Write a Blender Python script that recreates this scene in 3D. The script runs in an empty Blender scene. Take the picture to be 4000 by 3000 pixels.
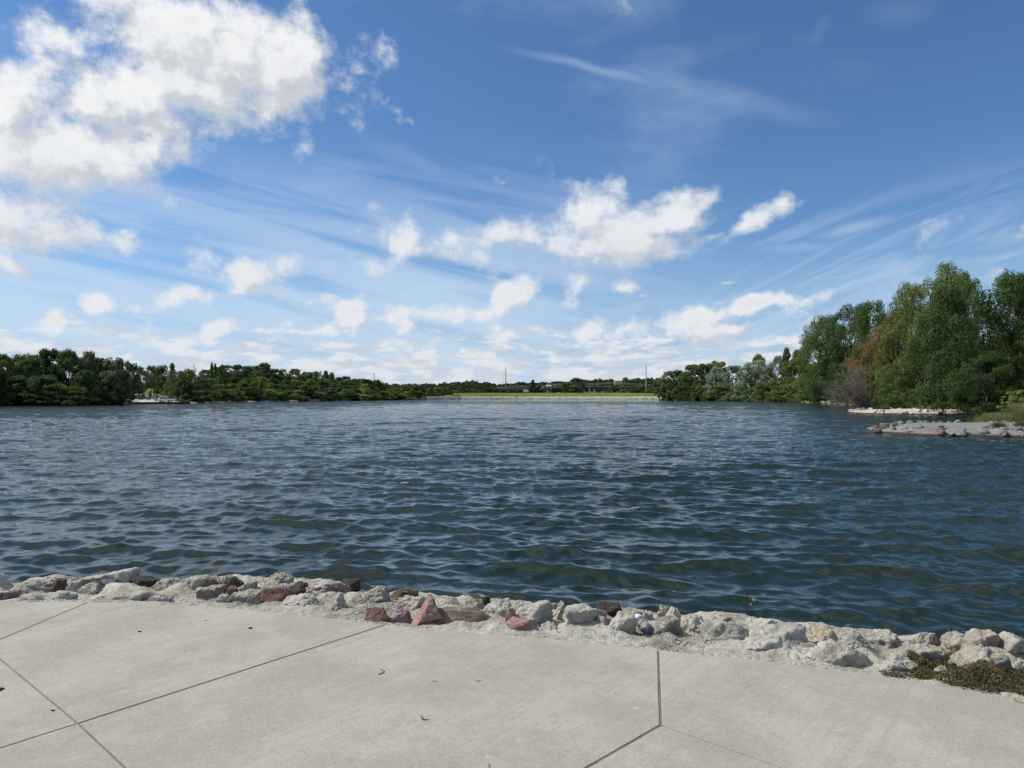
import bpy, bmesh, math, random
import numpy as np
from mathutils import Vector, Matrix

# ------------------------------------------------------------------ camera
F = 2856.0                      # focal length in photo pixels (4000 x 3000)
CAM_H = 2.40                    # above the water
PAVE = 0.75                     # pavement above the water
HORIZON = 1549.0
PITCH = math.atan((HORIZON - 1500.0) / F)
scn = bpy.context.scene
cam_d = bpy.data.cameras.new('camera')
cam = bpy.data.objects.new('camera', cam_d)
scn.collection.objects.link(cam)
cam.location = (0, 0, CAM_H)
cam.rotation_euler = (math.radians(90) + PITCH, 0, 0)
cam_d.sensor_width = 36.0
cam_d.lens = 36.0 * F / 4000.0
cam_d.clip_start = 0.05
cam_d.clip_end = 20000
scn.camera = cam

# ------------------------------------------------------------------ light and exposure
scn.view_settings.view_transform = 'Standard'
scn.view_settings.look = 'None'
scn.view_settings.gamma = 1.0
scn.view_settings.exposure = 0.0
SUN_AZ, SUN_EL = math.radians(-78), math.radians(47)      # azimuth clockwise from +Y
SUN_DIR = Vector((math.sin(SUN_AZ) * math.cos(SUN_EL), math.cos(SUN_AZ) * math.cos(SUN_EL), math.sin(SUN_EL)))
sun_d = bpy.data.lights.new('sun', 'SUN')
sun_d.energy = 4.2
sun_d.angle = math.radians(0.5)
sun_d.color = (1.0, 0.955, 0.885)
sun = bpy.data.objects.new('sun', sun_d)
scn.collection.objects.link(sun)
sun.rotation_euler = SUN_DIR.to_track_quat('Z', 'Y').to_euler()
scn.cycles.max_bounces = 8
scn.cycles.diffuse_bounces = 3
scn.cycles.glossy_bounces = 4
scn.cycles.transmission_bounces = 6
scn.cycles.transparent_max_bounces = 8
scn.cycles.caustics_reflective = False
scn.cycles.caustics_refractive = False
scn.cycles.use_denoising = True
scn.cycles.sample_clamp_direct = 5.0
scn.cycles.sample_clamp_indirect = 5.0

# ---- node helper
class NT:
    def __init__(self, tree, flat=False):
        self.t = tree
        self.flat = flat
    def n(self, typ, **kw):
        nd = self.t.nodes.new(typ)
        for k, v in kw.items():
            if k.startswith('i_'):
                nd.inputs[k[2:].replace('_', ' ')].default_value = v
            else:
                setattr(nd, k, v)
        return nd
    def link(self, a, b):
        self.t.links.new(a, b)
    def put(self, sock, v):
        if isinstance(v, bpy.types.NodeSocket):
            self.t.links.new(v, sock)
        elif isinstance(v, tuple) and len(v) == 3 and sock.type == 'RGBA':
            sock.default_value = (*v, 1)
        elif v is not None:
            sock.default_value = v
    def math(self, op, a, b=None, c=None, clamp=False):
        nd = self.t.nodes.new('ShaderNodeMath'); nd.operation = op; nd.use_clamp = clamp
        self.put(nd.inputs[0], a)
        if b is not None: self.put(nd.inputs[1], b)
        if c is not None: self.put(nd.inputs[2], c)
        return nd.outputs[0]
    def vmath(self, op, a, b=None, scale=None):
        nd = self.t.nodes.new('ShaderNodeVectorMath'); nd.operation = op
        self.put(nd.inputs[0], a)
        if b is not None: self.put(nd.inputs[1], b)
        if scale is not None: self.put(nd.inputs['Scale'], scale)
        return nd.outputs['Value'] if op in ('LENGTH', 'DOT_PRODUCT', 'DISTANCE') else nd.outputs[0]
    def mapping(self, vec, loc=(0, 0, 0), rot=(0, 0, 0), scale=(1, 1, 1), kind='POINT'):
        nd = self.t.nodes.new('ShaderNodeMapping'); nd.vector_type = kind
        self.put(nd.inputs['Vector'], vec)
        nd.inputs['Location'].default_value = loc
        nd.inputs['Rotation'].default_value = rot
        nd.inputs['Scale'].default_value = scale
        return nd.outputs[0]
    def noise(self, vec, scale, detail=4.0, rough=0.5, lac=2.0, dist=0.0, color=False):
        nd = self.t.nodes.new('ShaderNodeTexNoise')
        if self.flat: nd.noise_dimensions = '2D'
        if vec is not None: self.put(nd.inputs['Vector'], vec)
        nd.inputs['Scale'].default_value = scale
        nd.inputs['Detail'].default_value = detail
        nd.inputs['Roughness'].default_value = rough
        nd.inputs['Lacunarity'].default_value = lac
        nd.inputs['Distortion'].default_value = dist
        return nd.outputs['Color'] if color else nd.outputs['Fac']
    def voronoi(self, vec, scale, feature='F1', out='Distance', rnd=1.0):
        nd = self.t.nodes.new('ShaderNodeTexVoronoi'); nd.feature = feature
        if vec is not None: self.put(nd.inputs['Vector'], vec)
        nd.inputs['Scale'].default_value = scale
        nd.inputs['Randomness'].default_value = rnd
        return nd.outputs[out]
    def ramp(self, fac, a, b, to0=0.0, to1=1.0, smooth=True):
        nd = self.t.nodes.new('ShaderNodeMapRange')
        nd.interpolation_type = 'SMOOTHSTEP' if smooth else 'LINEAR'
        self.put(nd.inputs[0], fac)
        self.put(nd.inputs[1], a); self.put(nd.inputs[2], b)
        self.put(nd.inputs[3], to0); self.put(nd.inputs[4], to1)
        return nd.outputs[0]
    def mix(self, fac, a, b, mode='MIX'):
        nd = self.t.nodes.new('ShaderNodeMix'); nd.data_type = 'RGBA'; nd.blend_type = mode
        nd.clamp_factor = True
        self.put(nd.inputs[0], fac); self.put(nd.inputs[6], a); self.put(nd.inputs[7], b)
        return nd.outputs[2]
    def bump(self, height, strength=1.0, distance=0.01, normal=None):
        nd = self.t.nodes.new('ShaderNodeBump')
        nd.inputs['Strength'].default_value = strength
        nd.inputs['Distance'].default_value = distance
        self.put(nd.inputs['Height'], height)
        if normal is not None: self.t.links.new(normal, nd.inputs['Normal'])
        return nd.outputs[0]
    def geo(self, out='Position'):
        return self.t.nodes.new('ShaderNodeNewGeometry').outputs[out]
    def obj(self, out='Object'):
        return self.t.nodes.new('ShaderNodeTexCoord').outputs[out]
    def rnd(self):
        return self.t.nodes.new('ShaderNodeObjectInfo').outputs['Random']
    def sep(self, v):
        nd = self.t.nodes.new('ShaderNodeSeparateXYZ'); self.put(nd.inputs[0], v); return nd.outputs
    def comb(self, x, y, z):
        nd = self.t.nodes.new('ShaderNodeCombineXYZ')
        for i, v in enumerate((x, y, z)): self.put(nd.inputs[i], v)
        return nd.outputs[0]

def px_angles(px, py):
    """azimuth (clockwise from +Y) and elevation of a photo pixel"""
    a = 1500.0 - py
    y = F * math.cos(PITCH) - a * math.sin(PITCH)
    z = F * math.sin(PITCH) + a * math.cos(PITCH)
    x = px - 2000.0
    return math.atan2(x, y), math.atan2(z, math.hypot(x, y))

# ------------------------------------------------------------------ sky
world = bpy.data.worlds.new('World')
scn.world = world
world.use_nodes = True
wt = world.node_tree
for nd in list(wt.nodes): wt.nodes.remove(nd)
W = NT(wt, True)

# group that returns the thickness of the cumulus at (azimuth, elevation)
# photo x, y, radius x, radius y, tilt (degrees, + = right end lower), strength
CLOUDS = [
 (850,230,520,250,5,1.12),(1080,230,270,250,0,1.05),(420,150,380,190,0,.66),(540,340,430,170,0,1.0),(1340,440,90,60,-20,.55),(1150,330,210,150,0,.95),(700,330,500,150,0,1.1),(370,400,270,150,0,1.05),
 (120,120,200,130,30,.25),(750,60,600,120,0,.95),
 (250,590,430,180,5,1.15),(60,460,270,170,25,1.1),(560,470,200,110,0,.85),(560,600,130,120,0,.8),(540,700,80,80,0,.5),(330,640,330,130,0,1.05),
 (20,860,270,150,14,1.05),(250,890,200,80,-5,.62),(440,920,60,60,0,.5),(10,1045,110,45,0,.75),
 (2370,925,300,110,2,1.1),(2290,830,140,115,-20,.95),(2620,860,170,75,-22,.9),(2000,925,170,55,5,.8),(2480,950,240,75,0,1.1),(2150,960,120,45,0,.75),
 (1600,925,130,85,0,.72),(1740,935,110,60,10,.62),(1650,965,90,45,0,.75),
 (2960,845,170,45,-32,.9),(2800,910,90,18,-10,.55),(3090,770,60,22,-10,.5),
 (930,1045,150,80,10,.85),(1070,1070,170,65,15,.55),(1400,1035,110,45,5,.55),
 (710,1155,130,52,-5,1.0),(225,1262,95,62,-15,1.0),(385,1200,62,40,0,.8),(510,1212,90,42,0,.5),(355,1295,75,28,0,.55),(465,1297,50,24,0,.55),
 (1385,1240,105,62,-25,1.0),(1540,1262,130,55,0,.7),(1700,1240,150,38,0,.65),(1860,1225,150,40,-5,.8),(2000,1160,110,62,-38,1.0),
 (860,1303,90,42,-25,.95),(730,1335,75,28,-10,.8),(970,1345,110,26,0,.65),(1190,1300,170,32,-5,.75),
 (2235,1115,70,50,-50,.75),(2415,1147,72,34,0,.75),(2140,1205,80,20,0,.35),
 (2740,1258,190,32,-4,.95),(2930,1215,190,34,-14,.95),(3150,1165,170,26,-24,.7),(3290,1130,60,14,-30,.4),
 (2300,1302,62,44,-20,.85),(2460,1280,90,34,0,.6),(1985,1312,95,36,-8,.85),(2790,1312,170,26,-4,.75),(2950,1340,190,25,0,.5),
 (3735,870,130,40,-35,.4),(3985,865,75,65,-20,.5),(3880,1075,120,40,-15,.4),
 (3330,1220,160,60,-25,.5),(1240,1180,260,50,5,.42),(1900,1020,190,60,10,.42),(2560,1180,180,35,-5,.4),(640,1290,190,40,0,.45),(3050,1260,200,40,-10,.5),
 (2385,22,75,38,0,.42),(2195,402,45,28,0,.36),(1605,500,75,34,25,.42),(2080,690,90,45,30,.32),(2680,1080,35,16,-35,.45),
 (420,1370,330,40,0,.6),(120,1350,150,40,0,.5),
]

direc = W.obj('Generated')
ds = W.sep(direc)
az = W.math('ARCTAN2', ds[0], ds[1])
el = W.math('ARCSINE', ds[2])
uv = W.comb(az, el, 0.0)
sun_off = (-0.020, 0.026, 0.0)
uv_s = W.vmath('ADD', uv, sun_off)
# ragged outlines: push the coordinates about before measuring the cloud bodies
wob = W.vmath('SUBTRACT', W.noise(uv, 9.0, 3, .55, color=True), (0.5, 0.5, 0.5))
wob = W.vmath('MULTIPLY', wob, (0.060, .045, 0))
uv_w = W.vmath('ADD', uv, wob)
uv_sw = W.vmath('ADD', uv_s, wob)
puff = W.math('MULTIPLY_ADD', W.noise(W.mapping(uv, scale=(1, 1.2, 1)), 15.0, 6, .62), 1.34, -0.67)
puff_s = W.math('MULTIPLY_ADD', W.noise(W.mapping(uv_s, scale=(1, 1.2, 1)), 15.0, 4, .62), 1.34, -0.67)
fine = W.noise(uv, 30.0, 4, .6)

def blob_geom(c):
    cx, cy, rx, ry, rot, st = c
    a0, e0 = px_angles(cx, cy)
    ax, ex = px_angles(cx + 20, cy); ay, ey = px_angles(cx, cy - 20)
    grow = min(1.5, 1.03 / ((1 - .42 / max(st, .55)) / .62))
    sx = math.hypot(ax - a0, ex - e0) / 20 * rx * grow
    sy = math.hypot(ay - a0, ey - e0) / 20 * ry * grow
    return a0, e0, sx, sy, math.radians(rot), st

def body(vec, after, blobs):
    """thickness of the cloud bodies at vec; one node group per patch of sky"""
    gt = bpy.data.node_groups.new('cloud_bodies', 'ShaderNodeTree')
    gt.interface.new_socket('Vector', in_out='INPUT', socket_type='NodeSocketVector')
    gt.interface.new_socket('After', in_out='INPUT', socket_type='NodeSocketFloat')
    gt.interface.new_socket('Thickness', in_out='OUTPUT', socket_type='NodeSocketFloat')
    G = NT(gt, True)
    gi = gt.nodes.new('NodeGroupInput'); go = gt.nodes.new('NodeGroupOutput')
    vs = G.sep(gi.outputs[0])
    acc = gi.outputs[1]
    for i, (a0, e0, sx, sy, rot, st) in enumerate(blobs):
        m = G.mapping(G.comb(vs[0], vs[1], acc), (a0, e0, 0), (0, 0, -rot), (sx, sy, 1e7), 'TEXTURE')
        val = G.math('MULTIPLY_ADD', G.vmath('LENGTH', m), -0.62 * st, st)
        acc = val if i == 0 else G.math('SMOOTH_MAX', acc, val, 0.12)
    G.link(acc, go.inputs[0])
    g = wt.nodes.new('ShaderNodeGroup'); g.node_tree = gt
    W.put(g.inputs[0], vec); W.put(g.inputs[1], after)
    return g.outputs[0]

def deck():
    # the deck of small far clouds low over the horizon, seen edge on
    band = W.math('MULTIPLY', W.ramp(el, 0.125, 0.035), W.ramp(el, -0.02, 0.01))
    n2 = W.noise(W.mapping(uv, scale=(19, 62, 1)), 1.0, 6, .60)
    n3 = W.noise(W.mapping(uv_s, scale=(19, 62, 1)), 1.0, 3, .60)
    right = W.ramp(az, -0.5, -0.15, .8, 1.0)
    base = W.math('MULTIPLY_ADD', W.math('MULTIPLY', band, right), .62, -1.17)
    return W.math('MULTIPLY_ADD', n2, 1.7, base), W.math('MULTIPLY_ADD', n3, 1.7, base)

def cell(blobs, low):
    """background closure of one patch of sky"""
    d0 = d1 = None
    if blobs:
        d0 = W.math('ADD', W.math('SUBTRACT', body(uv_w, az, blobs), 0.42), puff)
        d1 = W.math('ADD', W.math('SUBTRACT', body(uv_sw, d0, blobs), 0.42), puff_s)
    if low:
        l0, l1 = deck()
        d0 = l0 if d0 is None else W.math('SMOOTH_MAX', d0, l0, .05)
        d1 = l1 if d1 is None else W.math('SMOOTH_MAX', d1, l1, .05)
    col = c_air
    if d0 is not None:
        alpha = W.ramp(d0, *((-0.10, 0.32) if low else (-0.16, 0.40)))
        lit = W.ramp(W.math('SUBTRACT', d0, d1), -0.26, 0.30)
        thick = W.ramp(d0, 0.2, 0.9)
        shade = W.math('ADD', W.math('MULTIPLY_ADD', lit, 0.70, 0.28), W.math('MULTIPLY_ADD', fine, .22, -.11), clamp=True)
        shade = W.math('SUBTRACT', shade, W.math('MULTIPLY', thick, .16), clamp=True)
        ccol = W.mix(shade, (0.47, 0.515, 0.59), (0.91, 0.92, 0.93))
        ccol = W.mix(W.ramp(el, .32, .20, 0, .35), ccol, (0.60, 0.66, 0.74))
        # low clouds are seen through more air
        ccol = W.mix(W.ramp(el, 0.11, 0.0, 0.0, 0.35), ccol, (0.62, 0.70, 0.81))
        col = W.mix(alpha, c_air, sc(ccol))
    b = wt.nodes.new('ShaderNodeBackground')
    b.inputs['Strength'].default_value = SKY_STRENGTH
    W.link(col, b.inputs['Color'])
    return b.outputs[0]

def split(sock, at, lo, hi):
    mx = wt.nodes.new('ShaderNodeMixShader')
    W.link(W.math('GREATER_THAN', sock, at), mx.inputs[0])
    W.link(lo, mx.inputs[1]); W.link(hi, mx.inputs[2])
    return mx.outputs[0]

# high ice cloud: streaks in two directions
h1 = W.mapping(W.mapping(uv, rot=(0, 0, math.radians(11))), scale=(2.0, 24, 1))
s1 = W.noise(h1, 1.0, 5, .55, dist=.4)
m1 = W.math('MULTIPLY', W.ramp(el, 0.36, 0.14), W.ramp(az, 0.35, -0.05))
h2 = W.mapping(W.mapping(uv, rot=(0, 0, math.radians(-19))), scale=(3.0, 24, 1))
s2 = W.noise(h2, 1.0, 5, .6, dist=.9)
m2 = W.math('MULTIPLY', W.ramp(el, 0.30, 0.12), W.ramp(az, -0.02, 0.28))
c1 = W.math('MULTIPLY', W.ramp(s1, 0.32, 0.62), m1)
c2 = W.math('MULTIPLY', W.math('MULTIPLY', W.ramp(s2, 0.40, 0.68), m2), .75)
cir = W.math('MAXIMUM', c1, c2)
veil = W.ramp(W.noise(W.mapping(uv, rot=(0, 0, .3), scale=(2.5, 7, 1)), 1.0, 5, .6), .50, .85, 0, .22)
def streak(x0, y0, x1, y1, wd, st):
    cx, cy = (x0 + x1) / 2, (y0 + y1) / 2
    a0, e0 = px_angles(cx, cy); a1, e1 = px_angles(x1, y1)
    L = math.hypot(a1 - a0, e1 - e0)
    m = W.mapping(W.vmath('ADD', uv, W.vmath('SCALE', W.vmath('SUBTRACT', W.noise(uv, 6, 3, .5, color=True), (.5, .5, .5)), scale=.02)),
                  (a0, e0, 0), (0, 0, math.atan2(e1 - e0, a1 - a0)), (L, wd / F, 1), 'TEXTURE')
    return W.ramp(W.vmath('LENGTH', m), 1.0, 0.0, 0, st)
for s in ((1880, 170, 2700, 360, 26, .42), (2300, 290, 3400, 480, 60, .22), (1500, 720, 1560, 760, 8, .3), (1440, 735, 1620, 835, 7, .5),
          (3140, 955, 3560, 840, 34, .6), (3080, 880, 3700, 760, 14, .0), (3300, 60, 3700, 40, 60, .12), (3150, 180, 3260, 40, 30, .1),
          (1300, 480, 2000, 820, 60, .22), (700, 730, 1500, 860, 40, .35), (2820, 1000, 3400, 960, 30, .35)):
    if s[5] > 0: cir = W.math('MAXIMUM', cir, streak(*s))
cir = W.math('ADD', W.math('MULTIPLY', cir, .58), veil, clamp=True)


sky = wt.nodes.new('ShaderNodeTexSky')
sky.sky_type = 'NISHITA'
sky.sun_disc = False
sky.sun_elevation = SUN_EL
sky.sun_rotation = SUN_AZ
sky.altitude = 300
sky.air_density = 1.0
sky.dust_density = 0.3
sky.ozone_density = 1.5
SKY_STRENGTH = 0.105
k = 1.0 / SKY_STRENGTH
def sc(col):
    return W.vmath('SCALE', col, scale=k)
skc = W.mix(1.0, sky.outputs[0], (0.60, 0.85, 1.09), 'MULTIPLY')
skc = W.mix(W.ramp(el, 0.24, -0.01, 0, .88), skc, sc(W.comb(.44, .59, .79)))
c_air = W.mix(cir, skc, sc(W.comb(0.60, 0.73, 0.90)))
GEOM = [blob_geom(c) for c in CLOUDS]
def region(a_lo, a_hi, e_lo, e_hi):
    res = []
    for g in GEOM:
        r = 1.62 * max(g[2], g[3]) + .05
        rx = 1.62 * math.hypot(g[2] * math.cos(g[4]), g[3] * math.sin(g[4])) + .05
        ry = 1.62 * math.hypot(g[2] * math.sin(g[4]), g[3] * math.cos(g[4])) + .05
        if g[0] + rx > a_lo and g[0] - rx < a_hi and g[1] + ry > e_lo and g[1] - ry < e_hi:
            res.append(g)
    return res
def row(e_lo, e_hi, cuts, low=False):
    out = None
    for i in range(len(cuts) - 1, 0, -1):
        r = region(cuts[i - 1], cuts[i], e_lo, e_hi)
        c = cell(r, low)
        out = c if out is None else split(az, cuts[i], c, out)
    return out
B9 = 9.0
up = row(.31, .62, [-B9, -.35, -.15, .02, .25, B9])
mdl = row(.15, .31, [-B9, -.45, -.28, -.10, .05, .20, .35, B9])
lw = row(-.03, .15, [-B9, -.5, -.35, -.22, -.1, .03, .18, .32, B9], True)
plain = wt.nodes.new('ShaderNodeBackground'); plain.inputs['Strength'].default_value = SKY_STRENGTH
# overhead and behind: unseen broken cloud added to neutralise the light and wave reflections
ovh = W.ramp(W.noise(W.mapping(W.comb(W.math('DIVIDE', ds[0], W.math('MAXIMUM', ds[2], .15)), W.math('DIVIDE', ds[1], W.math('MAXIMUM', ds[2], .15)), 0.0), scale=(1, 1, 1)), 1.3, 5, .6), .42, .56)
ovh = W.math('MULTIPLY', ovh, W.ramp(el, .62, .8))
W.link(W.mix(ovh, c_air, sc(W.comb(.62, .66, .72))), plain.inputs['Color'])
allsky = split(el, .15, lw, split(el, .31, mdl, split(el, .62, up, plain.outputs[0])))
below = wt.nodes.new('ShaderNodeBackground'); below.inputs['Color'].default_value = (.05, .07, .07, 1)
wo = wt.nodes.new('ShaderNodeOutputWorld')
W.link(split(el, -.03, below.outputs[0], allsky), wo.inputs[0])
world.cycles.sampling_method = 'MANUAL'
world.cycles.sample_map_resolution = 512
# ------------------------------------------------------------------ helpers
C = scn.collection
rng = np.random.default_rng(7)
random.seed(7)

def ray(px, py):
    a = 1500.0 - py
    v = Vector((px - 2000.0, F * math.cos(PITCH) - a * math.sin(PITCH), F * math.sin(PITCH) + a * math.cos(PITCH)))
    return v / v.y                       # per metre of depth
def at_z(px, py, z):
    r = ray(px, py); Y = (z - CAM_H) / r.z
    return Vector((r.x * Y, Y, z))
def at_y(px, py, Y):
    r = ray(px, py)
    return Vector((r.x * Y, Y, CAM_H + r.z * Y))

def tag(o, label=None, cat=None, group=None, kind=None):
    if label: o['label'] = label
    if cat: o['category'] = cat
    if group: o['group'] = group
    if kind: o['kind'] = kind
    return o

def mesh_np(name, V, quads=None, tris=None, mat=None, parent=None, smooth=False, attrs=None, mats=None, mat_idx=None):
    me = bpy.data.meshes.new(name)
    V = np.asarray(V, dtype=np.float32).reshape(-1, 3)
    nq = 0 if quads is None else len(quads); nt = 0 if tris is None else len(tris)
    me.vertices.add(len(V)); me.vertices.foreach_set('co', V.ravel())
    loops = np.concatenate([np.asarray(a, dtype=np.int32).ravel() for a in (quads, tris) if a is not None and len(a)])
    me.loops.add(len(loops)); me.loops.foreach_set('vertex_index', loops)
    starts = np.concatenate([np.arange(nq) * 4, nq * 4 + np.arange(nt) * 3]).astype(np.int32)
    tot = np.concatenate([np.full(nq, 4), np.full(nt, 3)]).astype(np.int32)
    me.polygons.add(nq + nt)
    me.polygons.foreach_set('loop_start', starts); me.polygons.foreach_set('loop_total', tot)
    if smooth: me.polygons.foreach_set('use_smooth', np.ones(nq + nt, dtype=bool))
    for m in (mats or ([mat] if mat else [])): me.materials.append(m)
    if mat_idx is not None: me.polygons.foreach_set('material_index', np.asarray(mat_idx, dtype=np.int32))
    if attrs:
        for k, v in attrs.items():
            at = me.attributes.new(k, 'FLOAT', 'POINT'); at.data.foreach_set('value', np.asarray(v, dtype=np.float32))
    me.update(calc_edges=True); me.validate()
    o = bpy.data.objects.new(name, me); C.objects.link(o)
    if parent: o.parent = parent
    return o

def from_bm(name, bm, mat=None, parent=None, smooth=False, mats=None):
    me = bpy.data.meshes.new(name)
    bm.normal_update(); bm.to_mesh(me); bm.free()
    for m in (mats or ([mat] if mat else [])): me.materials.append(m)
    if smooth: me.polygons.foreach_set('use_smooth', np.ones(len(me.polygons), dtype=bool))
    o = bpy.data.objects.new(name, me); C.objects.link(o)
    if parent: o.parent = parent
    return o

def empty(name, loc, rz=0.0):
    o = bpy.data.objects.new(name, None); o.empty_display_size = .2
    o.location = loc; o.rotation_euler = (0, 0, rz); C.objects.link(o)
    return o

def copy_tree(o, parent=None):
    c = o.copy(); C.objects.link(c); c.parent = parent
    for ch in list(o.children): copy_tree(ch, c)
    return c

# ---- vectorised noise
def _hash(ix, iy, iz, seed):
    h = (ix.astype(np.int64) * 374761393 + iy.astype(np.int64) * 668265263 + iz.astype(np.int64) * 2147483647 + seed * 974634777) & 0xffffffff
    h = ((h ^ (h >> 13)) * 1274126177) & 0xffffffff
    return ((h ^ (h >> 16)) & 0xffff) / 65535.0
def vnoise(P, scale=1.0, seed=0):
    P = np.asarray(P, dtype=np.float64) * scale
    i = np.floor(P).astype(np.int64); f = P - i; f = f * f * (3 - 2 * f)
    r = 0
    for dx in (0, 1):
        for dy in (0, 1):
            for dz in (0, 1):
                w = (f[:, 0] if dx else 1 - f[:, 0]) * (f[:, 1] if dy else 1 - f[:, 1]) * (f[:, 2] if dz else 1 - f[:, 2])
                r = r + w * _hash(i[:, 0] + dx, i[:, 1] + dy, i[:, 2] + dz, seed)
    return r * 2 - 1
def fbm(P, scale=1.0, oct=4, seed=0, gain=.5):
    r, a = 0, 1.0
    for k in range(oct):
        r = r + a * vnoise(P, scale, seed + k * 17); a *= gain; scale *= 2.03
    return r

def add_box(bm, c, s, rot=None, taper=(1, 1), mi=0):
    ret = bmesh.ops.create_cube(bm, size=1.0)
    for v in ret['verts']:
        t = taper if v.co.z > 0 else (1, 1)
        v.co = Vector((v.co.x * s[0] * t[0], v.co.y * s[1] * t[1], v.co.z * s[2]))
        if rot: v.co = rot @ v.co
        v.co += Vector(c)
    for f in {f for v in ret['verts'] for f in v.link_faces}: f.material_index = mi
    return ret['verts']
def add_tube(bm, pts, rads, seg=8, cap=True):
    rings = []
    pts = [Vector(p) for p in pts]
    for i, p in enumerate(pts):
        d = (pts[min(i + 1, len(pts) - 1)] - pts[max(i - 1, 0)]).normalized()
        up = Vector((0, 0, 1)) if abs(d.z) < .9 else Vector((1, 0, 0))
        u = d.cross(up).normalized(); w = d.cross(u).normalized()
        rings.append([bm.verts.new(p + (u * math.cos(2 * math.pi * k / seg) + w * math.sin(2 * math.pi * k / seg)) * rads[i]) for k in range(seg)])
    for a, b in zip(rings, rings[1:]):
        for k in range(seg):
            bm.faces.new((a[k], a[(k + 1) % seg], b[(k + 1) % seg], b[k]))
    if cap:
        bm.faces.new(rings[0][::-1]); bm.faces.new(rings[-1])
def tube_np(pts, rads, seg=6):
    """vertices and quads of a tapered tube"""
    pts = np.asarray(pts, float); n = len(pts)
    V = []; Q = []
    for i in range(n):
        d = pts[min(i + 1, n - 1)] - pts[max(i - 1, 0)]; d /= np.linalg.norm(d) + 1e-9
        up = np.array((0, 0, 1.)) if abs(d[2]) < .9 else np.array((1., 0, 0))
        u = np.cross(d, up); u /= np.linalg.norm(u); w = np.cross(d, u)
        for k in range(seg):
            a = 2 * math.pi * k / seg
            V.append(pts[i] + (u * math.cos(a) + w * math.sin(a)) * rads[i])
    for i in range(n - 1):
        for k in range(seg):
            Q.append((i * seg + k, i * seg + (k + 1) % seg, (i + 1) * seg + (k + 1) % seg, (i + 1) * seg + k))
    return np.array(V), np.array(Q)
def join_np(parts):
    V, Q, n = [], [], 0
    for v, q in parts:
        V.append(v); Q.append(np.asarray(q) + n); n += len(v)
    return np.concatenate(V), np.concatenate(Q)

# ---- materials
def new_mat(name):
    m = bpy.data.materials.new(name); m.use_nodes = True
    nt = m.node_tree
    b = nt.nodes.get('Principled BSDF')
    return m, NT(nt), b
def plain(name, col, rough=.6, metal=0.0, var=.12, scale=6.0, spec=.4):
    m, N, b = new_mat(name)
    nz = N.noise(N.obj(), scale, 4, .6)
    dark = tuple(c * (1 - var) for c in col); lite = tuple(min(1, c * (1 + var)) for c in col)
    N.put(b.inputs['Base Color'], N.mix(N.ramp(nz, .35, .65), dark, lite))
    b.inputs['Roughness'].default_value = rough; b.inputs['Metallic'].default_value = metal
    b.inputs['Specular IOR Level'].default_value = spec
    return m

def leaf_mat(name, dark, lite, other=None, amount=.0, trans=.28, clump=.35):
    """foliage: colour drifts between clumps and from tree to tree"""
    m, N, b = new_mat(name)
    nt = m.node_tree
    P = N.vmath('ADD', N.obj(), N.comb(N.math('MULTIPLY', N.rnd(), 37.0), 0.0, 0.0))
    a = N.noise(P, clump, 3, .6)
    c = N.noise(P, 3.1, 2, .5)
    f = N.math('ADD', N.math('MULTIPLY', N.ramp(a, .3, .7), .6), N.math('MULTIPLY', N.ramp(c, .3, .7), .4))
    col = N.mix(f, dark, lite)
    if other:
        q = N.noise(P, clump * .6, 4, .6)
        col = N.mix(N.ramp(q, .62 - amount * .5, .78 - amount * .5), col, other)
    hs = nt.nodes.new('ShaderNodeHueSaturation')
    N.link(N.math('MULTIPLY_ADD', N.rnd(), .022, .489), hs.inputs['Hue'])
    N.link(N.math('MULTIPLY_ADD', N.rnd(), .50, .90), hs.inputs['Value'])
    hs.inputs['Saturation'].default_value = .86
    N.put(hs.inputs['Color'], col)
    col = hs.outputs[0]
    N.put(b.inputs['Base Color'], col)
    b.inputs['Roughness'].default_value = .6
    b.inputs['Specular IOR Level'].default_value = .14
    tr = nt.nodes.new('ShaderNodeBsdfTranslucent')
    N.put(tr.inputs['Color'], N.mix(1.0, col, (1.25, 1.3, .7), 'MULTIPLY'))
    mx = nt.nodes.new('ShaderNodeMixShader'); mx.inputs[0].default_value = trans
    N.link(b.outputs[0], mx.inputs[1]); N.link(tr.outputs[0], mx.inputs[2])
    N.link(mx.outputs[0], nt.nodes['Material Output'].inputs['Surface'])
    return m

# ------------------------------------------------------------------ water
m_water, N, b = new_mat('lake_water')
P = N.geo()
b.inputs['Base Color'].default_value = (0.013, 0.024, 0.017, 1)
b.inputs['Roughness'].default_value = 0.02
b.inputs['IOR'].default_value = 1.333
b.inputs['Specular IOR Level'].default_value = 0.5
far = N.t.nodes.new('ShaderNodeAttribute'); far.attribute_name = 'unresolved'
small = N.noise(N.mapping(P, rot=(0, 0, .2), scale=(1, 1.5, 1)), 9.0, 4, .62, dist=.3)
big = N.noise(N.mapping(P, rot=(0, 0, -.12), scale=(.75, 1.5, 1)), 1.5, 5, .62, dist=.4)
calm = N.ramp(N.noise(N.mapping(P, scale=(.5, 1.6, 1)), .06, 3, .5), .3, .7, .75, 1.15)
nb = N.bump(N.math('MULTIPLY', small, calm), .35, .014)
bp = N.t.nodes.new('ShaderNodeBump'); bp.inputs['Distance'].default_value = .30
N.put(bp.inputs['Height'], N.math('MULTIPLY', big, calm)); N.link(far.outputs['Fac'], bp.inputs['Strength']); N.link(nb, bp.inputs['Normal'])
N.link(bp.outputs[0], b.inputs['Normal'])

def smooth01(x):
    x = np.clip(x, 0, 1); return x * x * (3 - 2 * x)

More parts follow.
